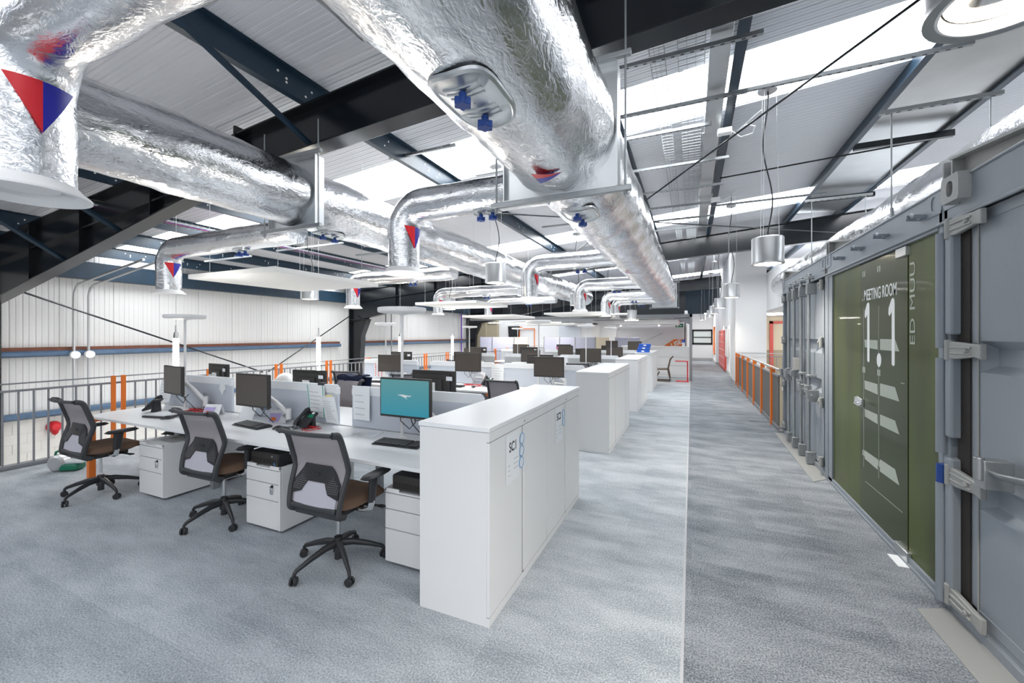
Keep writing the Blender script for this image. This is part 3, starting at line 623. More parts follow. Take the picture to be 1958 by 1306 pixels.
# railings ----------------------------------------------------------
def rail_left():
    X = -7.4; posts = []; y = .6
    t = thing('balustrade', 'grey steel balustrade with vertical bars along the void', 'railing', (X, 0, 0))
    MB().box(-.02, .02, -1, 24.8, .06, .085).build('bottom_rail', 'railgrey', t); MB().box(-.02, .02, -1, 24.8, .955, .98).build('top_rail', 'railgrey', t)
    MB().cyl((0, -1, 1.055), (0, 24.8, 1.055), .009, n=8).build('top_wire', 'railgrey', t)
    y = -.9; n = 0
    b = MB()
    while y < 24.7:
        if n < 98: MB().box(-.008, .008, y - .008, y + .008, .085, .955).build('bar', 'railgrey', t, smooth=False)
        else: b.box(-.008, .008, y - .008, y + .008, .085, .955)
        y += .125; n += 1
    o = b.build('bar', 'railgrey', t, smooth=False); o['kind'] = 'stuff'
    P = [1.8, 3.02, 4.24, 5.45, 6.65, 7.85, 9.05, 10.25, 11.45, 12.65, 13.85, 15.05, 16.25, 17.45, 18.65]
    for k, yy in enumerate(P):
        m_ = MB()
        for d in (-.055, .055): m_.box(.02, .05, yy + d - .024, yy + d + .024, .0, 1.07)
        m_.build('orange_post', 'orange', t, bevel=.002)
rail_left()
def rail_right():
    X = 1.36; t = thing('balustrade', 'orange posted balustrade with grey infill beside the walkway void', 'railing', (X, 0, 0))
    MB().box(-.02, .02, 8.1, 15.2, 1.03, 1.06).build('handrail', 'alu', t, bevel=.004)
    MB().box(-.025, .025, 8.1, 15.2, .05, .09).build('bottom_rail', 'railgrey', t)
    MB().box(-.025, .025, 8.1, 15.2, .93, .96).build('mid_rail', 'railgrey', t)
    g = MB(); y = 8.15
    while y < 15.2: g.box(-.012, .012, y, y + .028, .09, .93); y += .044
    g.build('infill_panel', 'infill', t, smooth=False)
    for yy in (8.7, 9.85, 11.0, 12.15, 13.3, 14.45, 15.1): MB().box(-.045, .03, yy - .03, yy + .03, 0, 1.05).build('orange_post', 'orange', t, bevel=.002)
    t = thing('return_railing', 'plain grey bar railing running off behind the farthest container', 'railing', (0, 8.12, 0))
    MB().box(1.36, 4, -.015, .015, .05, .08).box(1.36, 4, -.015, .015, .93, .96).build('rail', 'railgrey', t); MB().box(1.36, 4, -.015, .015, 1.03, 1.06).build('handrail', 'alu', t)
    for k in range(20): MB().box(1.45 + k * .12, 1.466 + k * .12, -.008, .008, .08, .93).build('bar', 'railgrey', t, smooth=False)
    t = thing('far_balustrade', 'grey bar railing across the void at the far column block', 'railing', (0, 15.1, 0))
    MB().box(2.2, 6, -.015, .015, .05, .08).box(2.2, 6, -.015, .015, .93, .96).build('rail', 'railgrey', t); MB().box(1.36, 6, -.015, .015, 1.03, 1.06).build('handrail', 'alu', t)
    for k in range(20): MB().box(2.3 + k * .15, 2.316 + k * .15, -.008, .008, .08, .93).build('bar', 'railgrey', t, smooth=False)
rail_right()

# ================================================================ CONTAINERS
CX = 1.43; CT = 2.53
def casting(par, y, z, s_=1, fx=0.0, name='corner_casting'):
    """hollow corner block with an oval hole in the aisle face"""
    mb = MB(); w_ = .085; h_ = .075; x0 = CX - .035 - fx; oy = .032; oz = .044; n = 24
    outer = []; inner = []
    for k in range(n):
        a = 2 * PI * k / n; ca, sa = math.cos(a), math.sin(a)
        q = 1 / max(abs(ca) / w_, abs(sa) / h_); outer.append((ca * q, sa * q))
        e = 2.6; q = 1 / ((abs(ca) / oy) ** e + (abs(sa) / oz) ** e) ** (1 / e); inner.append((ca * q, sa * q))
    vs = [(x0, y + a, z + b) for a, b in outer] + [(x0, y + a, z + b) for a, b in inner] + [(x0 + .03, y + a, z + b) for a, b in inner] + [(x0 + .17, y + a, z + b) for a, b in outer]
    mb.add(vs, [(k, (k + 1) % n, n + (k + 1) % n, n + k) for k in range(n)] + [(n + k, n + (k + 1) % n, 2 * n + (k + 1) % n, 2 * n + k) for k in range(n)] + [(k, (k + 1) % n, 3 * n + (k + 1) % n, 3 * n + k) for k in range(n)] + [tuple(range(3 * n, 4 * n))])
    c = mb.build(name, 'contlight' if fx else 'cont', par, angle=30)
    MB().add([(x0 + .029, y + a * .99, z + b * .99) for a, b in inner], [tuple(range(n))]).build('casting_hole', 'gasket', c)
def hinge(par, y, z, d):
    """hinge blade reaching from the post over the gasket onto the door; d = direction along Y of the door"""
    mb = MB(); t = .018; y0 = y; L = .30 * d
    pr = [(y0, -.045), (y0 + L * .25, -.05), (y0 + L * .8, -.03), (y0 + L, -.042), (y0 + L, .04), (y0 + L * .8, .038), (y0 + L * .25, .05), (y0, .05)]
    mb.prism([(a, z + b) for a, b in pr], 'x', CX - .055, CX - .028)
    for q in (-.022, .012): mb.prism([(y0 + L * .1, z + q), (y0 + L * .75, z + q), (y0 + L * .75, z + q + .012), (y0 + L * .1, z + q + .012)], 'x', CX - .063, CX - .05)
    mb.cyl((CX - .045, y0 + .0, z - .06), (CX - .045, y0, z + .06), .022, n=14); mb.cyl((CX - .07, y0 + L * .62, z), (CX - .03, y0 + L * .62, z), .014, n=12)
    mb.build('hinge', 'contlight', par, bevel=.005)
def leaf(par, ya, yb, z0, z1, bands, mcol='cont'):
    """door leaf with trapezoid horizontal recesses"""
    y0, y1 = sorted((ya, yb)); x = CX; t = MB()
    e = .07
    prof = [(z0, 0)]
    for b in bands: prof += [(b - .085, 0), (b - .045, .045), (b + .045, .045), (b + .085, 0)]
    prof.append((z1, 0)); n = len(prof)
    vs = [(x + d, y, z) for y in (y0 + e, y1 - e) for z, d in prof]
    t.add(vs, [(k, k + 1, n + k + 1, n + k) for k in range(n - 1)])
    for b in bands:
        for y, s_ in ((y0 + e + .001, 1), (y1 - e - .001, -1)): t.add([(x, y, b - .085), (x + .045, y + s_ * .06, b - .045), (x + .045, y + s_ * .06, b + .045), (x, y, b + .085)], [(0, 1, 2, 3)])
    t.box(x - .004, x + .05, y0, y0 + e, z0, z1).box(x - .004, x + .05, y1 - e, y1, z0, z1).box(x - .004, x + .05, y0, y1, z0 - .01, z0 + .05).box(x - .004, x + .05, y0, y1, z1 - .05, z1 + .01)
    o = t.build('door_leaf', mcol, par, bevel=.002)
    r = MB()
    for y in (y0 + e, y1 - e): r.tube([(x - .004, y, z0), (x - .004, y, z1)], .004, n=6)
    r.build('weld_bead', 'contlight', o)
    return o
def shell(par, y0, y1, wide=.11, open_=False):
    b = MB(); b.box(CX + .1, CX + 6, y0, y0 + .05, 0, CT - .02).box(CX + .1, CX + 6, y1 - .05, y1, 0, CT - .02).box(CX, CX + 6, y0, y1, CT - .05, CT - .02).box(CX + 5.95, CX + 6, y0, y1, 0, CT)
    b.build('shell', 'cont', par)
    h = MB(); h.box(CX - .03, CX + .1, y0, y1, CT - .21, CT - .0).box(CX - .045, CX - .03, y0, y1, CT - .225, CT - .205).box(CX - .04, CX + .05, y0, y1, CT - .01, CT + .005); h.build('header_beam', 'cont', par, bevel=.006)
    MB().box(CX - .02, CX + .1, y0, y1, 0, .06).build('sill', 'cont', par, bevel=.004)
    for s_, y in ((1, y0), (-1, y1)):
        MB().box(CX - .03, CX + .12, y, y + s_ * wide * .5, 0, CT - .1).build('corner_post', 'cont', par, bevel=.012, seg=3)
        casting(par, y + s_ * .095, CT - .07)
def wedge(par, y0, y1, x=CX + .04):
    MB().prism([(y0, CT), (y0, CT + .16), (y1, CT + .005), (y1, CT)], 'x', x, x + .015).build('gusset_plate', 'contlight', par)
    MB().prism([(y0 + .02, CT + .15), (y0 + .02, CT + .165), (y1, CT + .02), (y1, CT + .005)], 'x', x - .06, x + .08).build('gusset_flange', 'contlight', par)
    for d in (0, .09): MB().box(x - .055, x + .07, y0 + d, y0 + d + .014, CT - .02, CT + .16).build('gusset_flange', 'contlight', par)
def lockbar(par, y, z0=.05, z1=2.36, hz=1.0, low=.12):
    t = MB(); x = CX - .075; t.cyl((x, y, z0), (x, y, z1), .019, n=16); lb = t.build('locking_bar', 'galv', par)
    k = MB()
    for z in (z0 + .05, z1 - .14, 1.12): k.box(x - .026, x + .075, y - .035, y + .035, z - (.07 if z > 2 or z < .5 else .018), z + (.07 if z > 2 or z < .5 else .018))
    k.box(x - .02, x + .06, y - .06, y + .03, z1 - .02, z1 + .02); k.cyl((x, y, z1), (x, y, z1 + .05), .03, n=12); k.build('bar_bracket', 'galv', lb, bevel=.006)
    return lb
def handle(par, y, z, L=.42, d=1):
    x = CX - .09; m_ = MB(); m_.tube([(x + .02, y, z + .05), (x - .02, y + d * .06, z + .035), (x - .02, y + d * L * .6, z - .005), (x - .005, y + d * L, z - .02)], .018, n=10, flat=(.6, 1.3)); m_.box(x - .03, x + .04, y - .03, y + .03, z - .01, z + .08)
    m_.cyl((x - .05, y + d * L * .8, z - .05), (x - .05, y + d * L * .8, z + .06), .02, n=12); m_.box(x - .045, x + .06, y + d * L * .74, y + d * L * .9, z - .09, z + .05); m_.build('lock_handle', 'galv', par, bevel=.003)
# nearest container: closed grey door with hinges
A = thing('shipping_container', 'nearest grey shipping container with heavy door hinges, cut by the frame', 'container')
shell(A, .90, 3.32); 
BA = [.05, .78, 1.52]
leaf(A, 2.10, 3.115, .10, 2.30, BA); leaf(A, 1.08, 2.09, .10, 2.30, BA)
MB().box(CX - .012, CX + .03, 3.10, 3.21, .06, 2.32).build('door_gasket', 'gasket', A)
hp = MB(); hp.box(CX - .055, CX + .02, 3.185, 3.25, .06, .92).box(CX - .055, CX + .02, 3.185, 3.25, 1.04, 1.52).box(CX - .055, CX + .02, 3.185, 3.25, 1.64, 2.24); hp.build('hinge_post', 'cont', A, bevel=.012, seg=3)
rp = MB(); rp.tube([(CX - .045, 3.30, .04), (CX - .045, 3.30, .75)], .028, n=14); rp.tube([(CX - .045, 3.30, .93), (CX - .045, 3.30, 1.50)], .028, n=14); rp.tube([(CX - .045, 3.30, 1.56), (CX - .045, 3.30, 2.25)], .028, n=14); rp.build('post_tube', 'cont', A)
MB().tube([(CX - .045, 3.30, .75), (CX - .045, 3.30, .86)], .026, n=14).build('blue_collar', 'blue', A)
for z in (.12, .82, 1.55, 2.26): hinge(A, 3.22, z, -1)
casting(A, 3.13, CT - .06, fx=.05); wedge(A, 3.26, 2.2)
lockbar(A, 1.6); lockbar(A, 2.35); handle(A, 2.35, .98, .5)
m_ = MB(); m_.prism([(CX - .20, 3.2), (CX + .02, 3.3), (CX + .02, .9), (CX - .17, .9)], 'z', 0, .006); tag(m_.build('threshold_plate', 'contlight', smooth=False), 'flat grey metal plate on the carpet before the nearest container', 'floor plate')
# meeting-room container: green glazed front
B = thing('shipping_container', 'grey shipping container turned meeting room with green glazed front', 'container')
shell(B, 3.32, 5.67)
fr = MB(); fr.box(CX - .02, CX + .04, 3.38, 3.40, 0, 2.29).box(CX - .02, CX + .04, 5.50, 5.62, 0, 2.32).box(CX - .03, CX + .04, 3.38, 5.62, 2.285, 2.33).box(CX - .03, CX + .04, 3.38, 5.62, 0, .022); fr.build('front_frame', 'cont', B, bevel=.004)
MB().box(CX - .005, CX + .007, 3.40, 3.815, .02, 2.29).build('fixed_pane', 'glassg', B, smooth=False)
MB().box(CX - .005, CX + .007, 4.735, 5.50, .02, 2.29).build('fixed_pane', 'glassg', B, smooth=False)
D = MB().box(CX - .008, CX + .006, 3.825, 4.725, .02, 2.275).build('glass_door', 'glassdoor', B, smooth=False)
MB().box(CX - .03, CX + .03, 3.80, 3.96, 2.21, 2.275).build('patch_fitting', 'galvsheet', D, bevel=.003); MB().box(CX - .03, CX + .03, 3.78, 3.98, .02, .09).build('patch_fitting', 'galvsheet', D, bevel=.003)
hn = MB(); hn.prism([(4.735, .98), (4.80, .99), (4.80, 1.06), (4.735, 1.075), (4.63, 1.06), (4.63, .99)], 'x', CX - .03, CX - .008); hn.tube([(CX - .045, 4.66, 1.02), (CX - .07, 4.64, 1.02), (CX - .07, 4.52, 1.015)], .011, n=10); hn.build('door_handle', 'chrome', D, bevel=.003)
RX = (PI / 2, 0, -PI / 2)
text('lettering', '. MEETING ROOM', .13, 'vinyl', D, (CX - .0095, 4.33, 1.985), RX, .0006, (.66, 1.05, 1), bold=.001)
for y, nme in ((4.555, 'numeral'), (4.075, 'numeral')):
    g = MB(); pr = [(0, 0), (.03, -.012), (.055, 0), (.055, .47), (.05, .50), (.025, .515), (-.005, .505), (-.06, .44), (-.065, .395), (-.045, .375), (-.01, .40), (0, .41)]
    g.prism([(y - a * .9, 1.41 + b) for a, b in pr], 'x', CX - .0098, CX - .0085); g.build(nme, 'vinyl', D, smooth=False)
g = MB(); g.prism([(4.31 + .045 * math.cos(a), 1.43 + .058 * math.sin(a)) for a in [k * PI / 8 for k in range(16)]], 'x', CX - .0098, CX - .0085); g.build('decimal_point', 'vinyl', D, smooth=False)
gr = MB()
for z, h_ in ((1.56, .045), (1.19, .05), (.94, .045), (.565, .05)):
    gr.prism([(4.62, z + h_ * .8), (4.34, z + h_ * .75), (4.335, z - h_ * 1.0), (4.61, z - h_ * .7)], 'x', CX - .0092, CX - .0086)
    gr.prism([(4.29, z + h_), (4.02, z + h_), (3.95, z - h_), (4.29, z - h_)], 'x', CX - .0092, CX - .0086)
for y in (4.635, 4.315):
    gr.box(CX - .0091, CX - .0086, y - .003, y + .003, .45, 1.88)
    for z in (1.3, .55, 2.16): gr.box(CX - .0091, CX - .0086, y - .03, y - .008, z, z + .05).box(CX - .0091, CX - .0086, y + .008, y + .03, z, z + .05)
gr.box(CX - .0091, CX - .0086, 3.9, 4.6, .33, .335); gr.box(CX - .0091, CX - .0086, 3.87, 3.93, 1.28, 1.285); gr.build('vinyl_graphic', 'vinylpale', D, smooth=False)
text('etched_lettering', 'ED MUU', .14, 'vinylpale', B, (CX - .0065, 3.755, 1.86), (PI, -PI / 2, PI) if False else (0, -PI / 2, 0), .0006, (1.15, .75, 1))
for y in (3.55, 4.1, 4.6, 5.1):
    b = MB(); b.box(CX - .055, CX - .03, y - .05, y + .04, CT - .13, CT - .115); b.tube([(CX - .03, y - .045, CT - .122), (CX - .10, y - .05, CT - .115), (CX - .10, y - .02, CT - .10)], .012, n=8); b.tube([(CX - .03, y + .035, CT - .122), (CX - .10, y + .04, CT - .115), (CX - .10, y + .012, CT - .10)], .012, n=8); b.build('cam_keeper', 'cont', B, bevel=.003)
wedge(B, 5.62, 4.85)
st = MB(); st.box(CX - .09, CX - .02, 3.74, 3.92, 0, .004); tag(st.build('door_stop_plate', 'paper'), 'small pale door stop plate on carpet under the glass door', 'door stop')
# farthest container: closed doors with four locking bars
E = thing('shipping_container', 'farthest grey shipping container with four upright locking bars', 'container')
shell(E, 5.67, 8.08)
BE = [.62, 1.38, 2.1][:3]
leaf(E, 5.86, 6.86, .10, 2.28, [.55, 1.02, 1.50][1:] ); leaf(E, 6.88, 7.88, .10, 2.28, [1.02, 1.50])
for z in (.16, .85, 1.55, 2.22): hinge(E, 5.79, z, .35); hinge(E, 7.97, z, -.35)
for y in (6.22, 6.62, 7.02, 7.36): lb = lockbar(E, y)
handle(E, 6.22, .92, .3, -1); handle(E, 6.62, .95, .3, -1); handle(E, 7.02, 1.05, .3, 1); handle(E, 7.36, 1.05, .25, 1)
MB().box(CX - .13, CX - .05, 6.72, 6.86, 1.15, 1.32).build('lock_box', 'contlight', E, bevel=.006); wedge(E, 8.0, 7.0)
m_ = MB(); m_.prism([(CX - .19, 5.5), (CX + .02, 5.7), (CX + .02, 8.0), (CX - .16, 8.0)], 'z', 0, .006); tag(m_.build('threshold_plate', 'contlight', smooth=False), 'flat grey metal plate on the carpet before the locking-bar container', 'floor plate')

# ================================================================ END ROOM, CORRIDOR FITTINGS
FY = 15.9
f = thing('room_frame', 'grey steel portal framing the end room by the walkway', 'frame', (0, FY, 0))
MB().box(-.06, .03, -.1, .1, 0, 2.38).build('post', 'railgrey', f, bevel=.004); MB().box(-9, .03, -.1, .1, 2.26, 2.38).build('top_beam', 'railgrey', f, bevel=.004)
MB().prism([(-.7, 2.30), (.0, 2.30), (0, 1.98)], 'y', -.03, -.01).build('corner_gusset', 'railgrey', f)
MB().box(-7.2, .0, .1, 9, 2.34, 2.38).build('roof_board', 'railgrey', f)
bulk = thing('bulkhead', 'white box bulkhead with white post before the kitchen counter', 'bulkhead', (0, 20, 0))
MB().box(-4.45, -.55, 0, 3, 2.14, 2.33).build('bulkhead_box', 'plaster', bulk, smooth=False); MB().box(-4.45, -4.2, 0, .5, 0, 2.2).build('post', 'white', bulk, smooth=False); MB().box(-4.2, -3.4, .5, .9, 0, 2.14).build('cupboard_panel', 'white', bulk, smooth=False)
for k, x in enumerate((-3.1, -1.4)):
    s_ = thing('spotlight', 'small white spotlight under bulkhead, %s' % ('nearer the white post', 'nearer the walkway')[k], 'spotlight', (x, 19.7, 2.08), group='room spotlights'); MB().cyl((0, 0, .1), (.05, -.02, -.02), .04, n=12).build('body', 'white', s_); MB().cyl((.05, -.02, -.02), (.056, -.022, -.035), .036, n=12).build('lens', 'tube', s_)
for k, (x, y) in enumerate(((-8.6, 17.5), (-7.2, 17.5), (-5.6, 17.5), (-3.4, 22.8), (-4.8, 22.8))):
    s_ = thing('linear_light', 'slim bright ceiling light in the end room, number %s from the beige doors' % ('one', 'two', 'three', 'five', 'four')[k], 'light', (x, y, 2.2), group='end room linear lights'); MB().box(-.3, .3, -.06, .06, 0, .05).build('housing', 'white', s_); MB().box(-.28, .28, -.05, .05, -.01, 0).build('diffuser', 'tube', s_); area('linear_light_glow', (x, y, 2.17), (.56, .1), 22, col=(1, .97, .92))
for x, y, pl in ((-2.4, 18.5, 'behind the portal beam over the kitchen counter'), (-1.2, 22.5, 'near the orange wall sign'), (-7, 21.5, 'before the pale wall board'), (-9.5, 21.5, 'before the orange door outline'), (1.0, 27, 'at the far end of the corridor')):  # fixtures added to brighten the dim end room and corridor
    s_ = thing('linear_light', 'added slim ceiling light ' + pl, 'light', (x, y, 2.27 if x < 0 else 2.9), group='added deep linear lights'); MB().box(-.3, .3, -.06, .06, 0, .05).build('housing', 'white', s_); MB().box(-.28, .28, -.05, .05, -.01, 0).build('diffuser', 'tube', s_); area('linear_light_glow', (x, y, 2.24 if x < 0 else 2.87), (.56, .1), 45 if x < 0 else 30, col=(1, .98, .95))
# kitchen counter
k_ = thing('kitchen_unit', 'white counter unit with drawers beside the grey portal post', 'cabinet', (-2.0, 17.0, 0))
MB().box(-.6, 2.0, 0, .6, 0, 1.14).build('body', 'white', k_, bevel=.003); MB().box(-.62, 2.02, -.03, .62, 1.14, 1.18).build('worktop', 'worktop', k_, bevel=.004)
for z0, z1 in ((.78, 1.1), (.44, .76), (.08, .42)): MB().box(.72, 1.95, -.02, 0, z0, z1).build('drawer', 'cab', k_, bevel=.004)
MB().box(-.5, .66, -.02, 0, .08, 1.1).build('door', 'cab', k_, bevel=.004)
MB().box(1.3, 1.55, -.024, -.02, .92, 1.02).build('label_sheet', 'paper', k_)
hs = tag(MB().box(-3.0, -2.5, 16.8, 17.3, 0, .74).build('low_cupboard', 'white', bevel=.003), 'low white cupboard next to the kitchen counter', 'cupboard')
# signs on the back wall
lg = thing('wall_sign', 'orange slanted wall sign with white letters behind the kitchen counter', 'sign', (-.9, 24.98, 1.35))
MB().prism([(-.75, -.5), (.0, .03), (.55, .03), (.55, -.5)], 'y', -.02, 0).build('sign_board', 'orange', lg); text('lettering', 'USE', .36, 'vinyl', lg, (.12, -.022, -.22), (PI / 2, math.radians(-30) * 0 - .45, 0), bold=.01)
rod('wall_line', (-3.0, 24.96, 1.0), (-1.5, 24.96, 1.75), .012, 'faintink', 'thin grey slanted line beside the orange wall sign', 'sign')
ex = thing('exit_sign', 'green exit sign with white running figure near the portal post', 'exit sign', (-.62, 24.9, 2.16))
MB().box(-.2, .2, -.03, 0, -.1, .1).build('panel', 'exitg', ex); g = MB(); g.box(-.14, -.04, -.034, -.03, -.07, .07).box(.02, .08, -.034, -.03, -.02, .03); g.prism([(.06, .05), (.15, 0), (.06, -.05)], 'y', -.034, -.03); g.build('pictogram', 'vinyl', ex)
wbd = thing('whiteboard', 'pale wall planner board seen left of the white bulkhead post', 'board', (-7.0, 24.97, 1.75)); MB().box(-.7, .7, -.03, 0, -.5, .5).build('board', mat('pale_board', (.66, .71, .78), .4), wbd); MB().box(-.3, .3, -.034, -.03, .38, .42).build('heading', 'faintink', wbd)
of = thing('door_frame_orange', 'thin orange outline of a doorway on the white end wall', 'door outline', (-9.9, 24.97, 0)); q = MB(); q.box(-.55, -.5, -.03, 0, 0, 2.05).box(.5, .55, -.03, 0, 0, 2.05).box(-.55, .55, -.03, 0, 2.0, 2.05).box(-.6, -.35, -.03, 0, 2.08, 2.16); q.build('orange_line', 'orange', of)
dp = MB(); dp.prism([(-11.1, .9), (-10.5, .9), (-10.4, 2.2), (-11.2, 2.2)], 'y', 24.8, 24.95); tag(dp.build('wall_bracket_column', 'steel'), 'dark tapered steel column in the white end wall', 'column')
# beige doors in the gable
bd = thing('panelled_doors', 'tall beige panelled doors in the end wall by the void', 'doors', (-13.1, 24.9, 0)); MB().box(-.7, 1.15, 0, .1, -1, 2.6).build('door_panel', 'beige', bd)
q = MB()
for x in (-.68, .18, 1.05): q.box(x, x + .09, -.05, 0, -1, 2.6)
for z in (.3, 1.3, 2.4): q.box(-.68, 1.1, -.04, 0, z, z + .08)
q.build('door_rails', mat('beige_rail', (.50, .45, .33), .5), bd)
# vertical cable tray + purple cable
ld = thing('cable_ladder', 'upright wire ladder with cables beside the dark blue column', 'cable tray', (XW + .5, 22.9, 0)); q = MB()
for x in (-.15, .15): q.box(x - .01, x + .01, -.01, .01, -1, 3.4)
z = -.9
while z < 3.4: q.box(-.15, .15, -.006, .006, z, z + .012); z += .15
q.build('ladder', 'galv', ld); MB().cyl((-.35, 0, -1), (-.35, 0, 3.4), .04, n=8).build('purple_cable', 'purple', ld); MB().cyl((-.85, 0, -1), (-.85, 0, 3.4), .02, n=8).build('red_cable', 'red', ld)
# lilac / cream panels behind the desks
for k, (x0, x1, m1) in enumerate(((-10.6, -9.9, 'lilac'), (-9.85, -8.6, 'lilac'), (-8.55, -7.8, 'cream'), (-6.9, -6.1, 'lilac'), (-6.05, -5.3, 'lilac'), (-5.25, -4.3, 'lilac'), (-4.25, -3.6, 'cream'), (-3.3, -2.7, 'lilac'), (-2.65, -2.2, 'lilac'))):
    y = 18.4
    p_ = thing('divider_panel', 'x', 'divider', (0, y, 0), group='divider panels of the end room'); MB().box(x0 * .93, x1 * .93, 0, .05, 0, 1.52).build('panel', m1, p_, bevel=.004); MB().box(x0 * .93 - .03, x0 * .93, -.01, .06, 0, 1.54).build('edge_trim', 'galv', p_)
    p_['label'] = '%s divider panel behind the far desks, %s from the beige doors' % (m1, ('first', 'second', 'third', 'fourth', 'fifth', 'sixth', 'seventh', 'eighth', 'ninth')[k])
# lockers, noticeboard, orange door frame in corridor
lk = thing('locker_bank', 'bank of red lockers along the corridor wall', 'lockers', (1.42, 20.3, 0)); 
MB().box(-.06, 0, 0, 4.2, .03, 1.85).build('carcass', 'redlock', lk)
for i in range(14):
    for j in range(5): 
        d = MB(); d.box(-.075, -.06, i * .3 + .01, i * .3 + .29, .05 + j * .36, .05 + j * .36 + .345); dd = d.build('locker_door', 'redlock', lk, bevel=.004)
        MB().box(-.08, -.075, i * .3 + .22, i * .3 + .26, .2 + j * .36, .24 + j * .36).build('door_lock', 'paper', dd)
nb = thing('notice_board', 'glazed white notice board at the near end of the red lockers', 'notice board', (1.40, 18.9, 1.42)); MB().box(-.05, 0, 0, 1.15, -.7, .5).build('board', 'white', nb); MB().box(-.06, -.045, 0, 1.15, -.72, -.69).box(-.06, -.045, 0, 1.15, .49, .52).box(-.06, -.045, 0, .03, -.7, .5).build('frame', 'railgrey', nb)
od = thing('orange_doorway', 'orange framed doorway far down the corridor', 'door frame', (1.24, 26, 0)); q = MB(); q.box(-.04, 0, 0, .1, .0 + .55, 2.1).box(-.04, 0, 1.2, 1.3, .55, 2.1).box(-.04, 0, 0, 1.3, 2.0, 2.1).box(-.04, 0, 0, 1.3, .5, .6); q.build('frame', 'orange', od)
# wooden cantilever chair and red side table
wc = thing('cantilever_chair', 'grey-brown bent frame chair by the kitchen drawers', 'chair', (-.95, 15.35, 0), PI / 2)
for s_ in (-.22, .22): MB().tube([(s_, .25, .03), (s_, -.28, .03), (s_, -.24, .25), (s_, -.2, .45), (s_, -.28, .8), (s_, -.36, .87)], .022, n=8).build('side_frame', 'brown', wc); MB().tube([(s_, .25, .03), (s_, .1, .3), (s_, .22, .42), (s_, -.2, .44)], .02, n=8).build('seat_rail', 'brown', wc)
MB().grid(lambda u, v: (-.22 + .44 * u, .24 - .44 * v, .445 - .02 * math.sin(PI * v)), 4, 6, (0, 0, .015)).build('seat', 'brown', wc); MB().grid(lambda u, v: (-.22 + .44 * u, -.22 - .12 * v, .55 + .3 * v), 4, 6, (0, .015, 0)).build('backrest', 'mesh', wc)
st = thing('side_table', 'small red cantilever side table against the portal post', 'side table', (-.3, 15.5, 0)); MB().box(-.22, .2, -.2, .2, .70, .72).build('table_top', 'red', st); MB().box(.16, .2, -.03, .03, .015, .70).build('stem', 'red', st); MB().box(-.2, .22, -.2, .2, 0, .015).build('base', 'red', st)
bt = thing('soap_dispenser', 'small white and blue dispenser at end of kitchen counter', 'dispenser', (-.28, 17.2, 1.18)); MB().cyl((0, 0, 0), (0, 0, .16), .05, n=14).build('body', 'paper', bt); MB().cyl((0, 0, .16), (0, 0, .26), .055, n=14).build('cap', 'bluebox', bt)
# fluorescent tubes beyond the railing
for k, y in enumerate((4.14, 7.1, 10.1, 13.1)):
    t = thing('hanging_tube_light', 'upright glowing tube light hung over the void, %s' % ('nearest, behind the tilted monitor', 'second, before the tapered column', 'third, behind the large uplighter pole', 'farthest, by the dark blue column')[k], 'tube light', (-8.2, y, 0), group='upright tube lights over the void')
    MB().cyl((0, 0, .42), (0, 0, 1.58), .042, n=16).build('glowing_tube', 'tube', t); q = MB(); q.cyl((0, 0, 1.58), (0, 0, 1.68), .045, .03, n=16); q.cyl((0, 0, 1.68), (0, 0, 1.8), .015, n=8); q.cyl((0, 0, .34), (0, 0, .42), .045, n=16); q.build('end_cap', 'chrome', t)
    q = MB(); q.cyl((0, 0, 1.8), (0, 0, zr(-8.2) - .1), .004, n=6); q.build('suspension_wire', 'alu', t)
# green handled vacuum by the railing
vc = thing('handheld_vacuum', 'green and grey cylinder vacuum by the railing wrapped in clear plastic', 'vacuum', (-6.98, 2.38, 0), .6); vc.scale = (.68, .68, .75)
MB().lathe([(0, 0), (.10, 0), (.13, .03), (.13, .17), (.10, .2), (0, .2)], n=24).xf(Matrix.Translation((-.05, 0, .135)) @ Matrix.Rotation(PI / 2, 4, 'X')).build('motor_body', 'alu', vc)
MB().tube([(-.12, -.1, .2), (-.1, -.1, .30), (.0, -.1, .35), (.1, -.1, .32), (.13, -.1, .24)], .018, n=10).build('handle', 'green', vc); MB().box(.0, .28, -.2, .02, .01, .12).build('nozzle', 'green', vc, bevel=.03); MB().box(.02, .34, -.17, -.02, .12, .16).build('sleeve', 'clear', vc, bevel=.01)
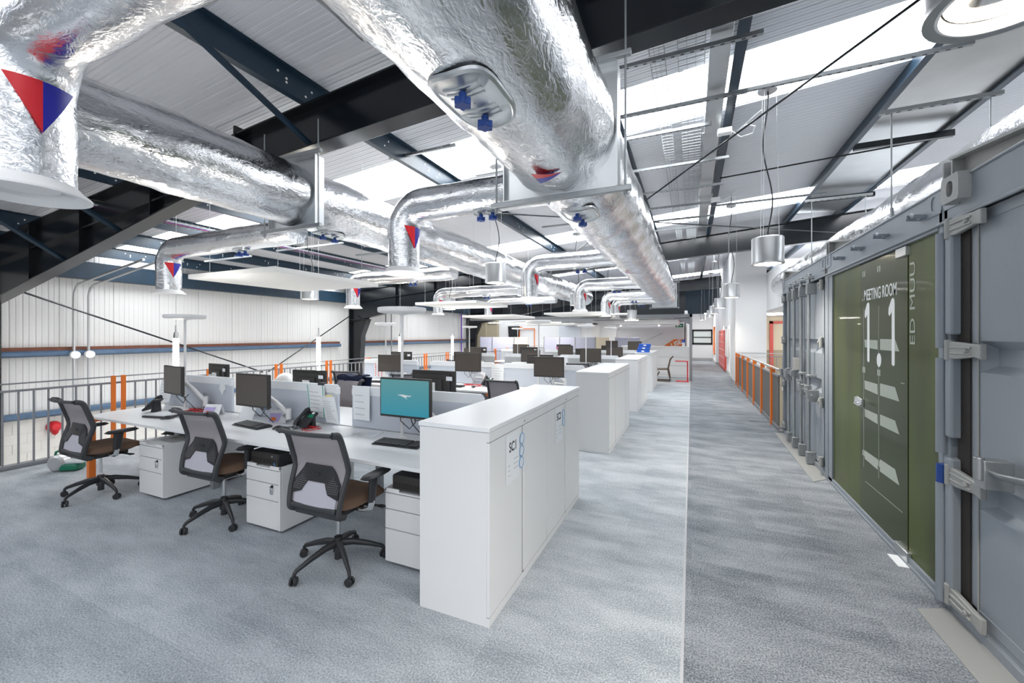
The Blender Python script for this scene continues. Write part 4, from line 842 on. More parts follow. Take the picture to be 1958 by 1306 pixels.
# ================================================================ DESK FURNITURE MASTERS
BY = [3.05, 6.58, 9.98, 13.3]; ROW = ['nearest', 'second', 'third', 'fourth']
DZ = .735
SX = [-2.33, -3.92, -5.50]; SEAT = ['aisle-end', 'middle', 'railing-end']
def chair_master():
    t = thing('office_chair', 'x', 'chair', group='mesh-back office chairs')
    # back frame: side view profile (y back is negative)
    prof = [(-.14, .43), (-.20, .455), (-.21, .49), (-.19, .60), (-.15, .72), (-.155, .78), (-.185, .88), (-.21, .955), (-.235, .99), (-.28, 1.0)]
    wd = [.20, .215, .22, .23, .238, .24, .238, .235, .235, .235]
    fr = MB()
    for s_ in (-1, 1):
        pts = [(s_ * w_, y, z) for (y, z), w_ in zip(prof, wd)]
        # smooth resample
        P = [Vector(p) for p in pts]; out = []
        for i in range(len(P) - 1):
            p0, p1, p2, p3 = P[max(i - 1, 0)], P[i], P[i + 1], P[min(i + 2, len(P) - 1)]
            for k in range(3):
                u = k / 3; out.append(.5 * ((2 * p1) + (-p0 + p2) * u + (2 * p0 - 5 * p1 + 4 * p2 - p3) * u * u + (-p0 + 3 * p1 - 3 * p2 + p3) * u ** 3))
        out.append(P[-1]); fr.tube(out, .019, n=10, up=(1, 0, 0), flat=(.8, 1.25))
    fr.tube([(-.235 + .47 * k / 10, -.28 - .03 * math.sin(PI * k / 10) + .0, 1.0) for k in range(11)], .017, n=10, up=(0, 0, 1), flat=(.8, 1.5))
    fr.tube([(-.20 + .4 * k / 6, -.21, .485) for k in range(7)], .019, n=10); fr.tube([(-.20 + .4 * k / 6, -.175, .435) for k in range(7)], .018, n=10, up=(0, 0, 1), flat=(1.4, .8))
    fr.build('back_frame', 'charcoal', t, angle=60)
    def surf(u, v):
        z = .50 + v * .49
        # interpolate profile
        pr = prof[2:]; y = pr[-1][0]; w_ = .22
        for i in range(len(pr) - 1):
            if pr[i][1] <= z <= pr[i + 1][1]:
                f = (z - pr[i][1]) / max(1e-6, pr[i + 1][1] - pr[i][1]); y = pr[i][0] + f * (pr[i + 1][0] - pr[i][0]); w_ = wd[i + 2] + f * (wd[i + 3] - wd[i + 2]); break
        x = (u * 2 - 1) * (w_ - .008)
        return (x, y - .012 * math.cos(x / w_ * PI / 2) + .004, z)
    MB().grid(surf, 10, 26, (0, .006, 0)).build('mesh_back', 'mesh', t, angle=60)
    def low(u, v):
        p = surf(.5 + (u - .5) * .86, v * .30); return (p[0], p[1] - .006, p[2])
    MB().grid(low, 8, 8, (0, .003, 0)).build('lower_mesh', 'meshlow', t, angle=60)
    # perforated lumbar arch
    def strip(pa, pb):
        def fn(u, v):
            x = pa[0] + (pb[0] - pa[0]) * u; return x
    lm = MB(); outer = [(-.20, .09), (-.20, .14), (-.12, .255), (.12, .255), (.20, .14), (.20, .09)]; inner = [(-.20 + .001, .085), (-.115, .10), (-.075, .165), (.075, .165), (.115, .10), (.199, .085)]
    oo = [(-.205, .11), (-.205, .15), (-.115, .262), (.115, .262), (.205, .15), (.205, .11)]; ii = [(-.205, .06), (-.12, .085), (-.075, .155), (.075, .155), (.12, .085), (.205, .06)]
    vs = []; N = 6
    for k in range(5):
        for j in range(N + 1):
            f = j / N
            for (q, r_) in ((oo, 0), (ii, 1)):
                x = q[k][0] + (q[k + 1][0] - q[k][0]) * f; h = q[k][1] + (q[k + 1][1] - q[k][1]) * f
                p = surf(.5 + x / .46, max(0, min(1, h / .49))); vs.append((x, p[1] - .014, .50 + h))
    m_ = len(vs) // 2; fs = [(2 * i, 2 * i + 1, 2 * i + 3, 2 * i + 2) for i in range(m_ - 1)]
    k2 = len(vs); vs2 = [(x, y + .006, z) for x, y, z in vs]; lm.add(vs + vs2, fs + [tuple(a + k2 for a in f)[::-1] for f in fs] + [(2 * i, 2 * i + 2, 2 * i + 2 + k2, 2 * i + k2) for i in range(m_ - 1)] + [(2 * i + 1, 2 * i + 1 + k2, 2 * i + 3 + k2, 2 * i + 3) for i in range(m_ - 1)])
    lo = lm.build('lumbar_support', 'black', t, angle=50)
    pf_ = MB()
    for r_ in range(14):
        for q in range(30):
            x = -.195 + q * .0134; h = .085 + r_ * .0125; ax = abs(x)
            top_ = .262 if ax < .115 else .262 - (ax - .115) * 1.24; bot_ = .155 if ax < .075 else (.155 - (ax - .075) * 1.55 if ax < .12 else .085)
            if not (bot_ + .008 < h < top_ - .03) or ax > .195 or (ax < .04 and h > .17): continue
            y_ = surf(.5 + x / .46, h / .49)[1] - .0146; pf_.add([(x - .0025, y_, .5 + h - .0025), (x + .0025, y_, .5 + h - .0025), (x + .0025, y_, .5 + h + .0025), (x - .0025, y_, .5 + h + .0025)], [(0, 1, 2, 3)])
    pf_.build('perforations', 'mesh', lo, smooth=False)
    k_ = MB(); p = surf(.5, .44); k_.box(-.003, .003, p[1] - .018, p[1] - .012, .65, .755); k_.box(-.028, .028, p[1] - .032, p[1] - .014, .695, .712); k_.build('lumbar_slider', 'black', lo, bevel=.003)
    # seat
    def sea(u, v):
        x = (u * 2 - 1); y = (v * 2 - 1)
        e = 3.4; q = (abs(x) ** e + abs(y) ** e) ** (1 / e); m = max(abs(x), abs(y)) or 1; sx = x * m / q if q else 0; sy = y * m / q if q else 0
        ed = max(0, 1 - max(abs(x), abs(y))); zz = .475 + .055 * (1 - (1 - min(1, ed * 3.2)) ** 2.4) ** .5 - .012 * (1 - abs(x)) - (.03 * max(0, y - .45) ** 1.3)
        return (sx * .245, .045 + sy * .25, zz)
    s_ = MB(); s_.grid(sea, 20, 20); n0 = len(s_.v)
    def under(u, v):
        p = sea(u, v); ed = max(0, 1 - max(abs(u * 2 - 1), abs(v * 2 - 1))); return (p[0] * (1 - .12 * min(1, ed * 5)), .045 + (p[1] - .045) * (1 - .12 * min(1, ed * 5)), .475 - .035 * min(1, ed * 5))
    s_.grid(under, 20, 20); s_.build('seat', 'seat', t, angle=70)
    g = MB(); g.box(-.15, .15, -.14, .16, .405, .44); g.box(-.10, .10, -.17, -.1, .415, .435); g.box(-.20, .20, -.02, .04, .42, .44); g.tube([(.1, .08, .42), (.28, .12, .415)], .009, n=8); g.box(.26, .32, .10, .14, .41, .42); g.tube([(-.1, .08, .42), (-.27, .0, .41)], .009, n=8); g.build('tilt_mechanism', 'black', t, bevel=.01)
    for s_ in (-1, 1):
        a = MB(); a.tube([(s_ * .13, .0, .425), (s_ * .235, .0, .425), (s_ * .285, .005, .445), (s_ * .295, .008, .50)], .017, n=10, flat=(.7, 1.4)); ar = a.build('arm_bracket', 'chrome', t, angle=60)
        a = MB(); a.tube([(s_ * .293, .008, .49), (s_ * .297, .012, .56), (s_ * .30, .02, .655)], [.022, .024, .028], n=12, flat=(.75, 1.5), up=(1, 0, 0)); a.build('arm_upright', 'black', ar, angle=60)
        a = MB()
        def pad(u, v):
            x = (u * 2 - 1); y = (v * 2 - 1); e = 3; q = (abs(x) ** e + abs(y) ** e) ** (1 / e); m = max(abs(x), abs(y)) or 1
            sx = x * m / q if q else 0; sy = y * m / q if q else 0; ed = max(0, 1 - max(abs(x), abs(y)))
            return (s_ * .30 + sx * .046, .045 + sy * .135, .668 + .018 * min(1, ed * 5) ** .5)
        a.grid(pad, 8, 12); a.grid(lambda u, v: (pad(u, v)[0], pad(u, v)[1], .668 - .012 * min(1, max(0, 1 - max(abs(2 * u - 1), abs(2 * v - 1))) * 5) ** .5), 8, 12); a.build('armrest_pad', 'black', t, angle=70)
    MB().cyl((0, 0, .22), (0, 0, .415), .014, n=16).build('gas_column', 'chrome', t)
    h = MB(); h.cyl((0, 0, .045), (0, 0, .13), .026, n=18); h.cyl((0, 0, .10), (0, 0, .20), .036, .028, n=18); h.build('base_hub', 'black', t)
    for k in range(5):
        a = k * 2 * PI / 5; ca, sa = math.cos(a), math.sin(a)
        l = MB(); l.tube([(ca * r_, sa * r_, z) for r_, z in ((.02, .155), (.10, .150), (.20, .122), (.295, .088), (.31, .07))], [.030, .026, .021, .016, .014], n=8, up=(0, 0, 1), flat=(.95, .8)); l.build('base_arm', 'black', t, angle=50)
        w_ = MB(); b = a + .7; cx, cy = ca * .312, sa * .312
        for s_ in (-1, 1):
            ox, oy = -math.sin(b) * .014 * s_, math.cos(b) * .014 * s_; ex, ey = -math.sin(b) * .007, math.cos(b) * .007
            w_.cyl((cx + ox - ex, cy + oy - ey, .028), (cx + ox + ex, cy + oy + ey, .028), .028, n=20)
        w_.cyl((cx, cy, .03), (cx, cy, .078), .009, n=8); w_.box(cx - .012, cx + .012, cy - .012, cy + .012, .045, .06); w_.build('castor', 'black', t, bevel=.003)
    return t
CHM = chair_master()
chairs = [((-2.31, 2.17, 0), .02, 'mesh-back chair with brown seat at the aisle-end seat of the nearest row, beside the cupboards'),
          ((-3.80, 2.29, 0), .02, 'mesh-back chair with brown seat at the middle seat of the nearest row'),
          ((-5.56, 2.14, 0), .0, 'mesh-back chair nearest the railing, both armrests showing, orange desk leg behind'),
          ((-2.40, 5.36, 0), -.05, 'mesh-back chair seen over the nearest cupboard top, at the second row'),
          ((-4.25, 5.55, 0), .15, 'mesh-back chair at the second row, mostly behind the teal-screen monitor'),
          ((-5.55, 5.55, 0), .25, 'mesh-back chair at the railing end of the second row'),
          ((-2.3, 9.0, 0), .1, 'mesh-back chair pushed in at the aisle end of the third row'),
          ((-5.4, 9.05, 0), -.2, 'mesh-back chair near the railing at the third row'),
          ((-2.5, 12.3, 0), .2, 'mesh-back chair at the aisle end of the fourth row'),
          ((-4.45, 4.12, 0), PI - .1, 'mesh-back chair with a navy jacket on its back, far side of the nearest row')]
def put(master, items, first=True):
    out = []
    for k, (p, r, l) in enumerate(items):
        if k == 0 and first: master.location = p; master.rotation_euler = (0, 0, r); master['label'] = l; out.append(master)
        else: out.append(dup(master, p, r, l))
    return out
for o, r in zip(put(CHM, chairs), (.70, .89, 0, .3, .6, .2, .5, .1, .9, .4)):
    for ch in o.children:
        if ch.name.split('.')[0] in ('base_arm', 'castor'): ch.rotation_euler = (0, 0, r)
jk = MB(); jk.grid(lambda u, v: (-4.45 + (u - .5) * (.50 + .05 * math.sin(v * 3)), 4.43 + .10 * (1 - v) ** 2 + .012 * math.sin(u * 14 + v * 3), 1.03 - .62 * v), 16, 16, (0, .02, 0)); jk.grid(lambda u, v: (-4.45 + (u - .5) * .48, 4.40 + .13 * v, 1.04 + .012 * math.sin(u * 9)), 12, 4, (0, 0, .02))
jk.grid(lambda u, v: (-4.45 + (u - .5) * .47, 4.385 - .02 * v + .01 * math.sin(u * 12), 1.05 - .45 * v), 12, 12, (0, -.015, 0)); tag(jk.build('jacket', 'navy', angle=70), 'navy blue jacket hung over a chair back behind the nearest row', 'jacket')

def pedestal_master():
    t = thing('pedestal_drawers', 'x', 'pedestal', group='white mobile pedestals'); W, D_, Z = .21, .40, .55
    MB().box(-W, W, -D_ + .02, D_, .02, Z - .03).build('carcass', 'white', t, bevel=.003)
    tr_ = MB(); tr_.box(-W, W, -D_, D_, Z - .03, Z - .018).box(-W, -W + .012, -D_, D_, Z - .02, Z).box(W - .012, W, -D_, D_, Z - .02, Z).box(-W, -.09, -D_, -D_ + .012, Z - .02, Z).box(.09, W, -D_, -D_ + .012, Z - .02, Z); tr_.build('top_tray', 'white', t, bevel=.002)
    for z0, z1 in ((.405, .515), (.265, .402), (.03, .262)):
        MB().box(-W + .002, W - .022, -D_, -D_ + .02, z0 + .002, z1 - .002).build('drawer', 'cab', t, bevel=.0015)
    MB().box(W - .02, W, -D_, -D_ + .02, .03, .515).build('side_pull', 'white', t, bevel=.002)
    l = MB(); l.cyl((.12, -D_ - .006, .385), (.12, -D_, .385), .012, n=16); l.box(.108, .132, -D_ - .02, -D_ - .005, .383, .387); lk_ = l.build('lock', 'black', t)
    MB().box(.10, .13, -D_ - .012, -D_ - .004, .32, .372).build('key_fob', 'chrome', lk_, bevel=.003)
    for x in (-.15, .15):
        for y in (-.32, .32): MB().cyl((x - .01, y, .018), (x + .01, y, .018), .018, n=12).build('castor', 'black', t)
    return t
PM = pedestal_master()
peds = [((-1.79, 2.70, 0), 0, 'white pedestal carrying a black computer, against the cupboard end panel'), ((-3.29, 2.69, 0), 0, 'white pedestal carrying a black computer between the two nearer chairs, keys in lock'), ((-4.97, 2.69, 0), 0, 'white pedestal carrying a black keyboard, keys hanging from its lock')]
for r in (1, 2, 3):
    for k, x in enumerate((-1.8, -3.3, -4.98)): peds.append(((x, BY[r] - .37, 0), 0, 'white pedestal under the %s desk row, %s seat' % (ROW[r], SEAT[k])))
put(PM, peds)
def pc_master():
    t = thing('desktop_computer', 'x', 'computer', group='small black desktop computers'); MB().box(-.17, .17, -.19, .19, 0, .10).build('case', 'black', t, bevel=.004)
    f_ = MB(); f_.box(-.165, .165, -.197, -.19, .004, .096); fp = f_.build('front_panel', 'darkplas', t, bevel=.002)
    g = MB()
    for k in range(14): g.box(-.155 + k * .022, -.143 + k * .022, -.199, -.197, .012, .05)
    g.build('vent_slots', 'gasket', fp, smooth=False); MB().cyl((.10, -.201, .075), (.10, -.197, .075), .008, n=12).build('power_button', 'alu', fp); MB().box(.12, .14, -.1985, -.197, .008, .03).build('blue_badge', 'cyan', fp)
    return t
put(pc_master(), [((-1.77, 2.50, .55), .0, 'black desktop computer on the pedestal against the cupboards'), ((-3.29, 2.50, .55), 0, 'black desktop computer on the pedestal between the two nearer chairs')])
def keyboard_master():
    t = thing('keyboard', 'x', 'keyboard', group='black keyboards'); MB().prism([(-.075, 0), (.075, 0), (.075, .022), (-.075, .01)], 'x', -.22, .22).build('base', 'black', t, bevel=.003)
    k_ = MB()
    for r in range(6):
        for c in range(20):
            if c in (15,): continue
            x = -.205 + c * .0207; y = -.062 + r * .0215; z = .0125 + (y + .075) * .08; k_.box(x, x + .0175, y, y + .018, z, z + .007)
    k_.build('keys', 'charcoal', t, smooth=False); return t
kbs = [((-2.20, 2.70, DZ), .05, 'black keyboard below the teal-screen monitor'), ((-3.98, 2.66, DZ), -.10, 'black keyboard in front of the middle monitor of the nearest row'), ((-4.98, 2.60, .575), .25, 'black keyboard lying on the pedestal under the desk near the railing')]
for k, r in enumerate((1, 2)):
    for s in range(3): kbs.append(((SX[s] + .1, BY[r] - .5, DZ), .05 * s, 'black keyboard on the %s desk row, %s seat' % (ROW[r], SEAT[s])))
put(keyboard_master(), kbs)
def mouse_master():
    t = thing('computer_mouse', 'x', 'mouse', group='black mice'); m_ = MB(); m_.grid(lambda u, v: ((u - .5) * .062 * math.sin(PI * (.12 + .76 * v)) , (v - .5) * .11, .002 + .034 * math.sin(PI * (.08 + .84 * v)) ** .8 * math.sin(PI * (.02 + .96 * u)) ** .5), 12, 12); m_.build('shell', 'black', t, angle=70)
    MB().tube([(0, .05, .008), (.01, .12, .004), (.05, .2, .003), (.03, .3, .003)], .002, n=6).build('cord', 'black', t); return t
put(mouse_master(), [((-3.62, 2.68, DZ), -.7, 'black mouse beside the middle keyboard of the nearest row'), ((-5.15, 2.52, DZ), -.5, 'black mouse in front of the closed laptop'), ((-3.4, 6.1, DZ), .2, 'black mouse among the red cables on the second row')])

def monitor_master(name, screen, front=True):
    t = thing('monitor', 'x', 'monitor', group='monitors on white arms'); zc = .385; W, Hh = .255, .163
    b = MB(); b.box(-W, W, -.018, .012, zc - Hh, zc + Hh); b.box(-W * .8, W * .8, .01, .028, zc - Hh * .75, zc + Hh * .8); b.box(-.12, .12, .02, .045, zc - .09, zc + .08); b.build('housing', 'darkplas', t, bevel=.006)
    d = MB(); d.box(-W + .014, W - .014, -.0215, -.017, zc - Hh + .02, zc + Hh - .014); dd = d.build('display', screen, t, smooth=False)
    MB().box(W - .045, W - .03, -.0225, -.018, zc - Hh + .006, zc - Hh + .012).build('power_light', 'cyan', t); MB().box(-W + .02, -W + .09, .0281, .029, zc + .07, zc + .11).build('rear_sticker', 'paper', t)
    a = MB(); a.box(-.05, .05, .045, .06, zc - .05, zc + .05); a.cyl((0, .06, zc), (0, .095, zc), .028, n=16); a.cyl((0, .095, zc - .05), (0, .095, zc + .03), .022, n=16); a.build('arm_head', 'white', t, bevel=.004)
    a = MB(); a.tube([(0, .095, zc - .03), (.10, .16, zc - .13), (.20, .23, zc - .25)], .022, n=10, flat=(1, 1.2)); a.cyl((.20, .23, zc - .31), (.20, .23, zc - .20), .026, n=16); a.build('upper_arm', 'white', t, angle=60)
    a = MB(); a.tube([(.20, .23, .09), (.10, .27, .09), (0, .28, .09)], .02, n=10); a.cyl((0, .28, 0), (0, .28, .20), .018, n=16); a.box(-.04, .04, .25, .31, 0, .02); a.build('arm_base', 'alu', t, angle=60)
    c = MB(); c.tube([(-.08, .03, zc - .12), (-.10, .06, zc - .21), (-.04, .10, zc - .28), (.02, .10, zc - .22), (.05, .05, zc - .17)], .004, n=6); c.tube([(.02, .03, zc - .13), (.06, .05, zc - .19), (.13, .07, zc - .19), (.16, .08, zc - .16)], .004, n=6); c.tube([(0, .04, zc - .13), (-.02, .12, .14), (.03, .2, .02), (.15, .3, .01)], .004, n=6); c.build('cables', 'black', t, angle=80)
    return t
teal = monitor_master('m', 'teal_screen'); teal.location = (-2.15, 2.72, DZ); teal['label'] = 'switched-on monitor with teal desktop picture at the aisle end of the nearest row'; del teal['group']
lg_ = MB(); sc = [c for c in teal.children if c.name.startswith('display')][0]
lg_.prism([(-.07, .41), (-.02, .415), (.05, .408), (.075, .412), (.06, .40), (.02, .398), (.03, .37), (.02, .385), (-.03, .402)], 'y', -.0224, -.0216); lg_.build('desktop_logo', 'vinyl', sc, smooth=False)
MT = monitor_master('m', 'screen')
mons = [((-3.96, 2.66, DZ - .03), -.03, 'dark monitor on white arm at the middle seat of the nearest row'), ((-5.42, 2.72, DZ), -.15, 'dark monitor turned sideways at the railing end of the nearest row'),
        ((-2.36, 3.42, DZ), PI, 'monitor seen from behind, right behind the teal screen'), ((-4.12, 3.44, DZ - .06), PI + .06, 'monitor seen from behind over the middle screen panel of the nearest row'), ((-5.76, 3.40, DZ - .03), PI - .12, 'monitor seen from behind near the railing, nearest row')]
for r, xs in ((1, (-2.10, -3.62, -5.32)), (2, (-2.2, -3.75, -5.4)), (3, (-2.2, -3.8, -5.4))):
    for k, x in enumerate(xs): mons.append(((x, BY[r] - .33 + .05 * (k % 2), DZ + .03 * ((k + r) % 3 - 1)), .06 * (k - 1) + .05, 'dark monitor facing the camera, %s desk row, %s seat' % (ROW[r], SEAT[k])))
    for k, x in enumerate((-2.5, -4.05, -5.6)): mons.append(((x, BY[r] + .36, DZ + .02 * (k % 2)), PI + .08 * (k - 1), 'monitor seen from behind, far side of the %s desk row, %s seat' % (ROW[r], SEAT[k])))
mons += [((-2.0, 16.3, DZ + .1), .1, 'dark monitor in the end room left of the kitchen counter'), ((-3.1, 17.6, DZ + .1), 0, 'farthest dark monitor beside the white bulkhead post')]
put(MT, mons)
tag(MB().box(-3.6, -2.3, 16.9, 17.9, .70, .74).box(-3.55, -3.5, 17, 17.8, 0, .7).box(-2.4, -2.35, 17, 17.8, 0, .7).build('desk', 'worktop', bevel=.003), 'white desk in the end room behind the fourth row', 'desk')

def screen_panel(x0, x1, y, label, m='fabric', z1=1.135):
    t = thing('desk_screen', label, 'desk screen', ((x0 + x1) / 2, y, DZ), group='low desk screens'); h = (x1 - x0) / 2; r = .03; zt = z1 - DZ
    def rr(z0, zz): return [(-h, z0), (h, z0), (h, zz - r), (h - r * .3, zz - r * .3), (h - r, zz), (-h + r, zz), (-h + r * .3, zz - r * .3), (-h, zz - r)]
    MB().prism(rr(.004, zt), 'y', -.014, .014).build('fabric_panel', m, t, bevel=.003)
    MB().prism([(-h - .002, zt - .085), (h - .05, zt - .085), (h - .012, zt - .10), (h + .002, zt - .09), (h + .002, zt - r), (h - r, zt + .002), (-h + r, zt + .002), (-h - .002, zt - r)], 'y', -.019, .019).build('top_band', 'band', t, bevel=.004)
    return t
def desk(r):
    y = BY[r]; t = thing('bench_desk', 'long white six-seat bench desk, %s row' % ROW[r], 'desk', (0, y, 0)); x0, x1 = -6.28, -1.515
    for s_ in (-1, 1):
        ro = .30; ya, yb = s_ * .79, s_ * .02
        cor = [(x0 + ro - ro * math.sin(a), ya - s_ * (ro - ro * math.cos(a))) for a in [PI / 2 * k / 6 for k in range(7)]]
        poly = [(x1, yb), (x1, ya)] + cor + [(x0, yb)]
        MB().prism(poly, 'z', DZ - .026, DZ).build('worktop', 'worktop', t, bevel=.002)
    for x in (x0 + .05, -4.66, -3.02, x1 - .04):
        ly = .735 if x < -6 else .34
        for s_ in (-1, 1): MB().box(x - .03, x + .03, s_ * ly - .03, s_ * ly + .03, 0, DZ - .026).build('leg', 'orange' if x < -6 or r else 'railgrey', t, bevel=.003)
        MB().box(x - .025, x + .025, -.70, .70, DZ - .085, DZ - .03).build('cross_beam', 'orange' if x < -6 or r else 'railgrey', t)
    MB().box(x0 + .1, x1 - .08, -.16, .16, .54, .56).box(x0 + .1, x1 - .08, -.16, -.15, .56, .64).box(x0 + .1, x1 - .08, .15, .16, .56, .64).build('cable_trough', 'white', t)
    for k, (a, b) in enumerate(((-3.05, -1.60), (-4.60, -3.24), (-6.26, -4.90))): screen_panel(a, b, y, '%s low desk screen on the %s row, %s bay' % ('pale blue' if r < 2 else 'grey', ROW[r], SEAT[k]), 'fabric' if r < 2 else 'fabgrey')
for r in range(4): desk(r)
# cupboards
def cupboard_master():
    t = thing('storage_cupboard', 'x', 'cupboard', group='white two-door cupboards'); Z = 1.09; X = .235; Y = .497
    MB().box(-X, X - .018, -Y, Y, .0, Z).build('body', 'cab', t, bevel=.0015)
    MB().box(X - .019, X, -Y, Y, Z - .055, Z).build('top_rail', 'cab', t, bevel=.0015); MB().box(X - .019, X, -Y, Y, 0, .05).build('plinth', 'cab', t, bevel=.0015)
    dr = MB(); dr.box(X - .018, X, -Y + .003, -.012, .052, Z - .058); a = dr.build('door', 'cab', t, bevel=.0025)
    dr = MB(); dr.box(X - .018, X, .022, Y - .003, .052, Z - .058); b = dr.build('door', 'cab', t, bevel=.0025)
    MB().box(X - .03, X - .005, -.010, .005, .052, Z - .058).box(X - .03, X - .001, -Y + .003, Y - .003, Z - .0585, Z - .0552).box(X - .03, X - .001, -Y + .003, Y - .003, .0495, .0525).build('gap_shade_strips', 'shadow_gap', t); MB().box(X - .017, X - .004, .006, .02, .052, Z - .058).build('pull_strip', 'cab', b, bevel=.002)  # dark strips stand in for the shade in the door gap and seams
    MB().cyl((X - .002, .02, Z - .03), (X + .006, .02, Z - .03), .008, n=14).build('lock', 'chrome', t)
    return t
cups = []; WC = ['nearest', 'second', 'third', 'fourth']
for r, y0 in enumerate((2.03, 5.66, 8.98, 12.32)):
    for k in range(2): cups.append(((-1.268, y0 + .5 + k, 0), 0, '%s unit of the %s pair of white cupboards' % (('nearer', 'farther')[k] + (' SC1' if (r, k) == (0, 0) else ' SC2' if (r, k) == (0, 1) else ''), WC[r])))
    MB_ = MB().box(-1.508, -1.028, y0 - .004, y0 + 2.004, 1.093, 1.118)
    tag(MB_.build('cupboard_top', 'worktop', bevel=.002), 'long white top board over the %s pair of cupboards' % WC[r], 'cupboard top')
put(cupboard_master(), cups)
# SC1/SC2 sheets
X = -1.0325
def sheet(y, z, s, w_, label):
    t = thing('label_sheet', label, 'label', (X + .002, y, z)); MB().box(-.0006, .0006, -w_ / 2, w_ / 2, -.15, .15).build('paper', 'paper', t, smooth=False)
    text('lettering', s, .085, 'ink', t, (.001, .0, .065), (PI / 2, 0, PI / 2), .0003, (.85, 1, 1), bold=.0015)
    l = MB()
    for k in range(3): l.box(.0008, .0012, w_ * .05, w_ * .38, -.02 - k * .03, -.016 - k * .03).box(.0008, .0012, -w_ * .36, -w_ * .2, -.045 - k * .03, -.041 - k * .03)
    l.build('printed_lines', 'faintink', t, smooth=False)
    return t
sheet(2.36, .87, 'SC1', .21, 'white sheet lettered SC1 on the nearest cupboard door'); sheet(3.33, .88, 'SC2', .19, 'white sheet lettered SC2 on the second cupboard door')
for k, (y, z, n_) in enumerate(((2.50, .955, 'topmost of the three by SC1'), (2.495, .875, 'middle of the three by SC1'), (2.49, .80, 'lowest of the three by SC1'), (3.455, .95, 'upper of the two by SC2'), (3.46, .875, 'lower of the two by SC2'))):
    t = thing('note_slip', 'small torn note slip with blue marker edge, ' + n_, 'note', (X + .004, y, z), group='marker-edged notes on cupboards')
    random.seed(k); pts = [(.035 * math.cos(a) * (1 + .12 * random.uniform(-1, 1)), .036 * math.sin(a) * (1 + .12 * random.uniform(-1, 1))) for a in [PI / 6 + kk * PI / 5 for kk in range(10)]]
    MB().prism(pts, 'x', -.0005, .0012).build('paper', 'lilacp' if False else 'paper', t, smooth=False); MB().tube([(.002, a, b) for a, b in pts], .0022, n=5, closed=True).build('marker_edge', 'cyan', t); 
    l = MB()
    for q in range(4): l.box(.0013, .0017, -.02, .02, -.018 + q * .012, -.016 + q * .012)
    l.build('handwriting', 'faintink', t, smooth=False)
# desk uplighters
def uplighter_master():
    t = thing('uplighter_lamp', 'x', 'lamp', group='white desk-mounted disc uplighters'); z = 1.86 - DZ
    MB().lathe([(.0, z - .035), (.02, z - .05), (.05, z - .042), (.17, z - .034), (.197, z - .028), (.205, z - .018), (.205, z + .010), (.195, z + .014), (.18, z + .014), (.175, z + .002), (0, z + .002)], n=48).build('disc_head', 'white', t)
    MB().lathe([(0, z + .006), (.17, z + .006)], n=36).build('light_source', 'uplight', t); MB().cyl((0, 0, .01), (0, 0, z - .04), .0125, n=14).build('pole', 'white', t); MB().lathe([(0, 0), (.05, 0), (.05, .02), (.02, .03), (0, .03)], n=24).build('base_clamp', 'white', t)
    return t
ups = []
for r, y in enumerate((2.86, 6.32, 9.62, 12.95)):
    for k, x in enumerate((-2.30, -5.48)): ups.append(((x, y, DZ), 0, 'tall white disc uplighter on the %s row, %s' % (ROW[r], ('behind the aisle-end monitor', 'near the railing end')[k])))
put(uplighter_master(), ups)
# phones
def phone_master():
    t = thing('desk_phone', 'x', 'telephone', group='black desk phones'); t.scale = (.88, .88, .88); t0 = Matrix.Rotation(.75, 4, 'X')
    b = MB(); b.box(-.09, .09, -.10, .10, .0, .025); b.xf(Matrix.Translation((0, 0, .085)) @ t0); b.build('body', 'black', t, bevel=.006)
    MB().prism([(.0, .0), (.06, .0), (.05, .14), (.03, .12)], 'x', -.06, .06).build('stand', 'black', t, bevel=.004)
    k_ = MB()
    for r in range(5):
        for c in range(4): k_.box(-.02 + c * .025, -.004 + c * .025, -.085 + r * .018, -.073 + r * .018, .025, .029)
    k_.xf(Matrix.Translation((0, 0, .085)) @ t0); k_.build('keypad', 'charcoal', t)
    s_ = MB(); s_.box(-.01, .08, .02, .055, .025, .028); s_.xf(Matrix.Translation((0, 0, .085)) @ t0); s_.build('display', 'exitg', t); s_ = MB(); s_.box(.02, .06, .065, .09, .025, .028); s_.xf(Matrix.Translation((0, 0, .085)) @ t0); s_.build('name_card', 'paper', t)
    h = MB(); h.tube([(-.065, -.11, .04), (-.065, -.08, .055), (-.065, 0, .062), (-.065, .08, .055), (-.065, .11, .04)], [.026, .026, .017, .026, .026], n=12); h.xf(Matrix.Translation((0, 0, .085)) @ t0); h.build('handset', 'black', t, angle=60)
    return t
put(phone_master(), [((-3.42, 2.84, DZ), -.15, 'black desk phone with pale card beside the hanging papers, nearest row'), ((-5.80, 2.70, DZ), -1.0, 'black desk phone seen edge-on at the railing end of the nearest row'), ((-3.25, 6.35, DZ), -.1, 'black desk phone on the second row by the pile of red cables'), ((-4.75, 6.3, DZ), .9, 'black desk phone half hidden behind a chair on the second row')])
